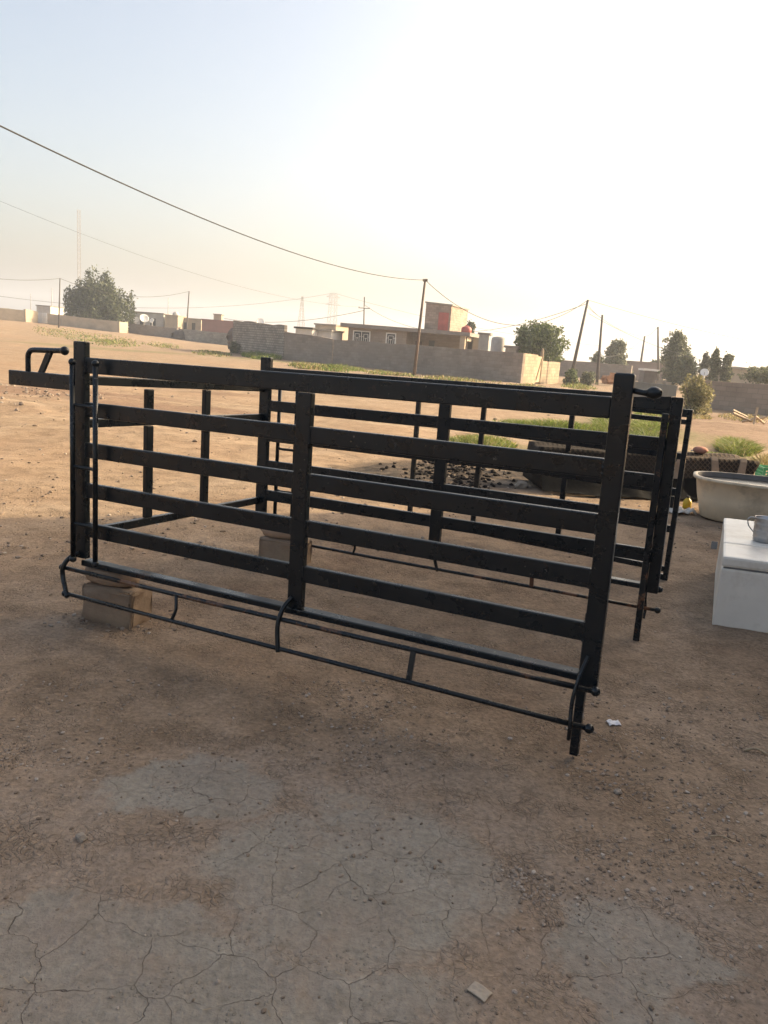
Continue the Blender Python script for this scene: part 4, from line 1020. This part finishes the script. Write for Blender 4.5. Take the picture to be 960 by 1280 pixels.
def tree(px0, px1, pyt, pyb, Y, leaf, label, n=5000, lobes=14, lsz=.16, shape='round', name='tree', trunk=True, ground=None, up=0.0, seed=0, dens=1.0, cat='tree', group=None):
    rs = np.random.default_rng(100+seed)
    a = at(px0, pyb, Y); b = at(px1, pyt, Y); cx = (a.x+b.x)/2; W = (b.x-a.x)/2; zb = a.z; zt = b.z; H = zt-zb
    zg = hz(cx, Y) if ground is None else ground
    e = empty(name, (cx, Y, zg), 0, label=label, cat=cat, group=group)
    Ls = []
    for i in range(lobes):
        t = (i+.5)/lobes
        zz = rs.uniform(.08, .85) if shape != 'up' else rs.uniform(.05, .45)
        if shape == 'cone': rad = (1-zz*.92)
        elif shape == 'up': rad = .95-.35*zz
        elif shape == 'tall': rad = .75*math.sin(PI*min(1, .15+zz*.8))**.5
        else: rad = math.sqrt(max(.05, 1-(2*(zz*.9)-.72)**2))
        th = rs.uniform(0, 2*PI); rr = rs.uniform(.25, .78)*rad
        lr = rs.uniform(.22, .40)
        lx = cx+math.cos(th)*rr*W; ly = Y+math.sin(th)*rr*W*.8
        lz = zb+H*zz
        stretch = 1.5 if shape == 'up' else 1.0
        hh = min(lr*W*stretch*1.1, H*.32)
        lz = min(lz, zt-hh*.85)
        Ls.append((lx-cx, ly-Y, lz-zg, lr*W, lr*W, hh))
    if shape == 'up':     # several upright plumes
        for i in range(6):
            x = (i-2.5)/3*W*.98; top = zt-zg-abs(i-2.5)*.12*H-rs.uniform(0, .12)*H; hh = H*rs.uniform(.30, .40)
            Ls.extend([(x, rs.uniform(-.3, .3)*W, top-hh*.9, W*.15, W*.18, hh)]*3)
    else:
        Ls.append((rs.uniform(-.12, .12)*W, 0, zt-zg-H*.17, W*.28, W*.28, H*.17))
    if W > .22:
        for t in (.2, .42, .62, .78):
            k = {'cone': 1-t*.8, 'tall': .58 if t < .7 else .35, 'up': .72 if t < .45 else .22}.get(shape, .85 if t < .7 else .55)
            for q in range(3): Ls.append((W*rs.uniform(-.28, .28), W*rs.uniform(-.25, .25), zb-zg+H*(t+rs.uniform(-.06, .06)), W*k*.72, W*k*.62, H*.2))
        for q in range(lobes):
            t = rs.uniform(.05, .97 if shape != 'up' else .5); k = {'cone': 1-t*.85, 'up': .95-.3*t, 'tall': .85 if t < .75 else .55}.get(shape, math.sqrt(max(.1, 1-(1.7*t-.75)**2)))
            th = rs.uniform(0, 2*PI); lr = rs.uniform(.10, .2)
            Ls.append((math.cos(th)*W*k*.85, math.sin(th)*W*k*.75, zb-zg+H*t, W*lr, W*lr, W*lr*1.2))
    c = crown_pts(Ls, int(n*dens*1.45))
    # stray sprays so the outline is ragged
    k_ = RNG.uniform(size=len(c)) < .05; c[k_] *= 1+RNG.uniform(0, .10, (int(k_.sum()), 1))
    lo = np.percentile(c, 1.0, axis=0); hi = np.percentile(c, 99.0, axis=0)
    tgt_lo = np.array([-W, -W*.85, zb-zg]); tgt_hi = np.array([W, W*.85, zt-zg])
    c = (c-lo)/(hi-lo)*(tgt_hi-tgt_lo)+tgt_lo
    Ls = [tuple((np.array(l[:3])-lo)/(hi-lo)*(tgt_hi-tgt_lo)+tgt_lo)+tuple(l[3:]) for l in Ls]
    vs, fs = quads(c, lsz, .55, up)
    # twig sprays sticking out
    raw('crown', vs.tolist(), fs.tolist(), leaf, e)
    if trunk:
        bm = B(); r0 = max(.10, W*.06)
        fork = (zb-zg)+H*.12
        tube(bm, [(0, 0, -.2), (.05*W, .02, fork*.5), (0, 0, fork)], [r0*1.3, r0, r0*.85], 8)
        for l in Ls[::2]:
            tube(bm, curve([(0, 0, fork*.96), (l[0]*.45, l[1]*.45, fork+(l[2]-fork)*.45), (l[0], l[1], l[2])], 3), [r0*.6*(1-.8*k/6) for k in range(7)], 6)
        build('trunk', bm, BARK, e, True)
    return e
tree(87, 161, 350, 409, 131, LEAF_D, 'big dense dark-green tree behind the tan compound wall', 15000, 30, .22, 'up', seed=1)
tree(645, 707, 408, 452, 62, LEAF_G, 'fresh green bushy tree behind the sunlit wall corner', 7000, 20, .12, 'round', seed=2)
tree(755, 791, 429, 472, 84, LEAF_E, 'conical grey-green tree behind the second dark pole', 4500, 14, .15, 'cone', seed=3)
tree(736, 756, 442, 470, 88, LEAF_E, 'small ragged tree left of the conical one', 1500, 8, .15, 'round', seed=13)
tree(825, 862, 418, 478, 66, LEAF_E, 'tall loose eucalyptus beside the upright pole', 5600, 26, .11, 'round', seed=14)
tree(842, 874, 445, 480, 62, LEAF_E, 'lower dark bushy tree right of the tall eucalyptus', 3000, 10, .12, 'round', seed=5)
tree(872, 889, 443, 474, 62, LEAF_P, 'thin pale greyish tree right of the dark bushy one', 1100, 8, .10, 'tall', seed=6)
tree(885, 902, 439, 478, 58, LEAF_E, 'upright green tree in the middle right, left one of a close pair', 3200, 10, .11, 'tall', seed=7)
tree(899, 918, 445, 478, 58, LEAF_E, 'slightly lower upright green tree, right one of a close pair', 2800, 10, .11, 'tall', seed=8)
tree(954, 980, 457, 470, 85, LEAF_D, 'small dark round tree peeking over the long tan building at the right edge', 900, 6, .14, 'round', seed=9)
tree(930, 1000, 463, 478, 52, LEAF_E, 'low olive hedge-like bush in front of the long tan building', 2600, 16, .10, 'round', seed=10, trunk=True)
tree(582, 594, 404, 418, 88, LEAF_D, 'dark treetop showing behind the red roof tank', 900, 6, .15, 'round', seed=11)
tree(808, 834, 452, 462, 100, LEAF_D, 'low dark treetops behind the mauve building', 800, 8, .16, 'round', seed=12)
# shrubs
def shrub(px0, px1, pyt, pyb, leaf, label, n=2500, lsz=.05, shape='round', seed=30, Y=None, lobes=14, up=1.2):
    p = gp((px0+px1)/2, pyb); Y = p.y if Y is None else Y
    return tree(px0, px1, pyt, pyb, Y, leaf, label, n, lobes, lsz, shape, 'shrub', True, seed=seed, up=up, cat='shrub')
shrub(846, 892, 474, 531, LEAF_T, 'pale olive feathery shrub in front of the grey wall on the right', 3600, .05, 'round', 31, 29, 20)
shrub(704, 724, 463, 484, LEAF_G, 'low green shrub at the foot of the tallest leaning pole', 1800, .07, 'round', 32, 55, 10)
shrub(724, 745, 466, 484, LEAF_E, 'small grey-green shrub between the two dark poles', 1500, .07, 'round', 33, 57, 10)
shrub(287, 299, 428, 443, LEAF_E, 'dusty weed clump at the left corner of the tall rough wall', 900, .08, 'round', 34, 76, 8)

# grass as one mass
def grass():
    vs, fs, mi = [], [], []
    def blade(x, y, h, wd, m, lean):
        z = hz(x, y)-.01; a = RNG.uniform(0, 2*PI); dx, dy = math.cos(a)*wd, math.sin(a)*wd
        lx, ly = RNG.normal()*lean*h, RNG.normal()*lean*h; i = len(vs)
        vs.extend([(x-dx, y-dy, z), (x+dx, y+dy, z), (x+dx*.7+lx*.4, y+dy*.7+ly*.4, z+h*.6), (x-dx*.7+lx*.4, y-dy*.7+ly*.4, z+h*.6), (x+lx, y+ly, z+h)])
        fs.append((i, i+1, i+2, i+3)); fs.append((i+3, i+2, i+4)); mi.extend([m, m])
    def patch(px, py, sx_, sy_, n, h, wd, dry=.15, lean=.5, thr=.15):
        c = 0; tries = 0
        while c < n and tries < n*8:
            tries += 1
            a_, r_ = RNG.uniform(0, 2*PI), RNG.uniform()**.6
            p = gp(px+math.cos(a_)*r_*sx_, py+math.sin(a_)*r_*sy_+.0737*math.cos(a_)*r_*sx_)
            if p.y < 5 or p.y > 110: continue
            d = float(vnoise(np.array([p.x*.9]), np.array([p.y*.9]), 61)[0])+.5
            if d*(1.15-r_*.5) < RNG.uniform(thr, .75): continue
            blade(p.x, p.y, h*RNG.uniform(.3, 1.15)*(.4+d)*(1.1-.5*r_), wd*RNG.uniform(.6, 1.4), 1 if RNG.uniform() < dry else 0, lean); c += 1
    patch(600, 555, 45, 8, 4200, .16, .009, .3, .7)
    patch(690, 536, 62, 7, 6500, .24, .012, .08, .7)
    patch(635, 533, 30, 3, 700, .14, .010, .3, .7)
    patch(765, 534, 24, 14, 4600, .24, .012, .16, 1.0)
    patch(812, 537, 28, 19, 6400, .24, .012, .16, 1.0)
    patch(803, 509, 30, 4, 600, .18, .016, .6, .7)
    patch(922, 562, 27, 9, 4600, .27, .010, .22, 1.0)
    patch(890, 570, 20, 3, 900, .10, .009, .1, .7)
    patch(955, 580, 14, 8, 1400, .25, .010, .9, .7)
    patch(75, 421, 35, 4, 700, .22, .04, .45, .7)
    patch(130, 428, 50, 5, 1500, .24, .04, .35, .7)
    patch(205, 433, 24, 3, 400, .22, .04, .45, .7)
    patch(265, 442, 26, 3, 600, .22, .035, .45, .7)
    patch(328, 446, 26, 3, 1900, .50, .04, .05, .6)
    patch(385, 459, 24, 3, 900, .40, .03, .6, .6)
    patch(425, 462, 32, 5, 1800, .28, .03, .2, .7)
    patch(485, 468, 34, 3, 800, .22, .028, .5, .7)
    patch(570, 476, 60, 3, 1000, .2, .024, .6, .7)
    patch(650, 484, 40, 2, 500, .2, .022, .6, .7)
    patch(725, 485, 24, 3, 700, .28, .02, .4, .7)
    patch(930, 522, 34, 5, 800, .16, .015, .9, .7)
    patch(872, 527, 16, 6, 700, .2, .015, .9, .7)
    raw('grass', vs, fs, [GRASS_M, DRYG], mi=mi, kind='stuff', label='green and dry weeds growing in patches on the open ground')
grass()
# broken timber by the right wall
def planks():
    p = gp(938, 533)
    e = empty('broken_timber', (p.x, p.y, hz(p.x, p.y)), .3, label='broken pale timber frame lying in the churned soil at right', cat='timber')
    wm = plain('bleached_timber', (.40, .31, .22), .9, .2, 6)
    for (a, b) in (((-.75, 0, .32), (.1, .1, .08)), ((-.6, .2, .40), (.0, .2, .2)), ((.12, 0, 0), (.16, .02, .55)), ((.1, .05, .3), (.7, .2, .03)), ((-.1, .3, .05), (.62, .1, .25))):
        build('slat', tube(B(), [a, b], .045, 4), wm, e)
planks()

# ------------------------------------------------------------------ the house outside the frame whose shade covers the yard
hx0, hy1 = 9.0, 11.6
bh = empty('neighbour_house', (hx0, -12, 0), 0, label='plain tan block house outside the right edge, shading the whole yard', cat='house')
build('wall', box(B(), 0, 8, 0, hy1+12, -.2, 7.0), BLOCKW, bh)
build('roof', box(B(), -.25, 8.25, -.25, hy1+12.2, 7.002, 7.3), ROOFC, bh)
build('added_wing', box(B(), -19, -.002, 0, 4.5, -.2, 2.7), BLOCKW, bh)  # wing out of view, added to darken rail reflections and the foreground
build('added_wing_roof', box(B(), -19.2, -.26, -.2, 4.7, 2.702, 2.9), ROOFC, bh)
for yy in (8, 13, 18):
    wn = build('window', box(B(), -.05, -.002, yy, yy+1.3, 1.2, 2.5), WHITE, bh)
    build('pane', box(B(), -.062, -.0505, yy+.08, yy+1.22, 1.28, 2.42), GLASS, wn)

# ------------------------------------------------------------------ light, sky, air
SUN_EL = math.radians(24); sd = Vector((.925, .38)).normalized()
sun = bpy.data.objects.new('sun', bpy.data.lights.new('sun', 'SUN')); COL.objects.link(sun)
sun.data.energy = 2.1; sun.data.angle = math.radians(.55); sun.data.color = (1.0, .87, .70)
sdir = V(sd.x*math.cos(SUN_EL), sd.y*math.cos(SUN_EL), math.sin(SUN_EL))
sun.rotation_euler = (-sdir).to_track_quat('-Z', 'Y').to_euler(); sun.location = sdir*60
W_ = bpy.data.worlds.new('World'); sc.world = W_; W_.use_nodes = True
nt = W_.node_tree; bg = nt.nodes['Background']
sky = nt.nodes.new('ShaderNodeTexSky'); sky.sky_type = 'NISHITA'; sky.sun_disc = False
sky.sun_elevation = SUN_EL; sky.sun_rotation = math.atan2(sd.x, sd.y)
sky.air_density = .8; sky.dust_density = 6.0; sky.ozone_density = 1.9; sky.altitude = 0
nt.links.new(sky.outputs[0], bg.inputs['Color']); bg.inputs['Strength'].default_value = .10
HAZE = .0011
if HAZE:
    m = bpy.data.materials.new('haze'); m.use_nodes = True; n_ = m.node_tree
    n_.nodes.remove(n_.nodes['Principled BSDF'])
    pv = n_.nodes.new('ShaderNodeVolumePrincipled'); pv.inputs['Color'].default_value = (.80, .86, .97, 1); pv.inputs['Density'].default_value = HAZE
    pv.inputs['Anisotropy'].default_value = .3
    n_.links.new(pv.outputs[0], n_.nodes['Material Output'].inputs['Volume'])
    build('haze', box(B(), -1600, 1600, -1600, 1600, -1.5, 52), m, kind='stuff', label='pale dusty air over the village')
sc.view_settings.view_transform = 'Standard'; sc.view_settings.look = 'None'; sc.view_settings.gamma = 1; sc.view_settings.use_curve_mapping = False
sc.view_settings.exposure = 2.08
sc.view_settings.use_white_balance = True; sc.view_settings.white_balance_temperature = 8300; sc.view_settings.white_balance_tint = 8
sc.cycles.max_bounces = 6; sc.cycles.diffuse_bounces = 3; sc.cycles.glossy_bounces = 3; sc.cycles.transparent_max_bounces = 8
sc.cycles.volume_bounces = 0
sc.cycles.use_denoising = True
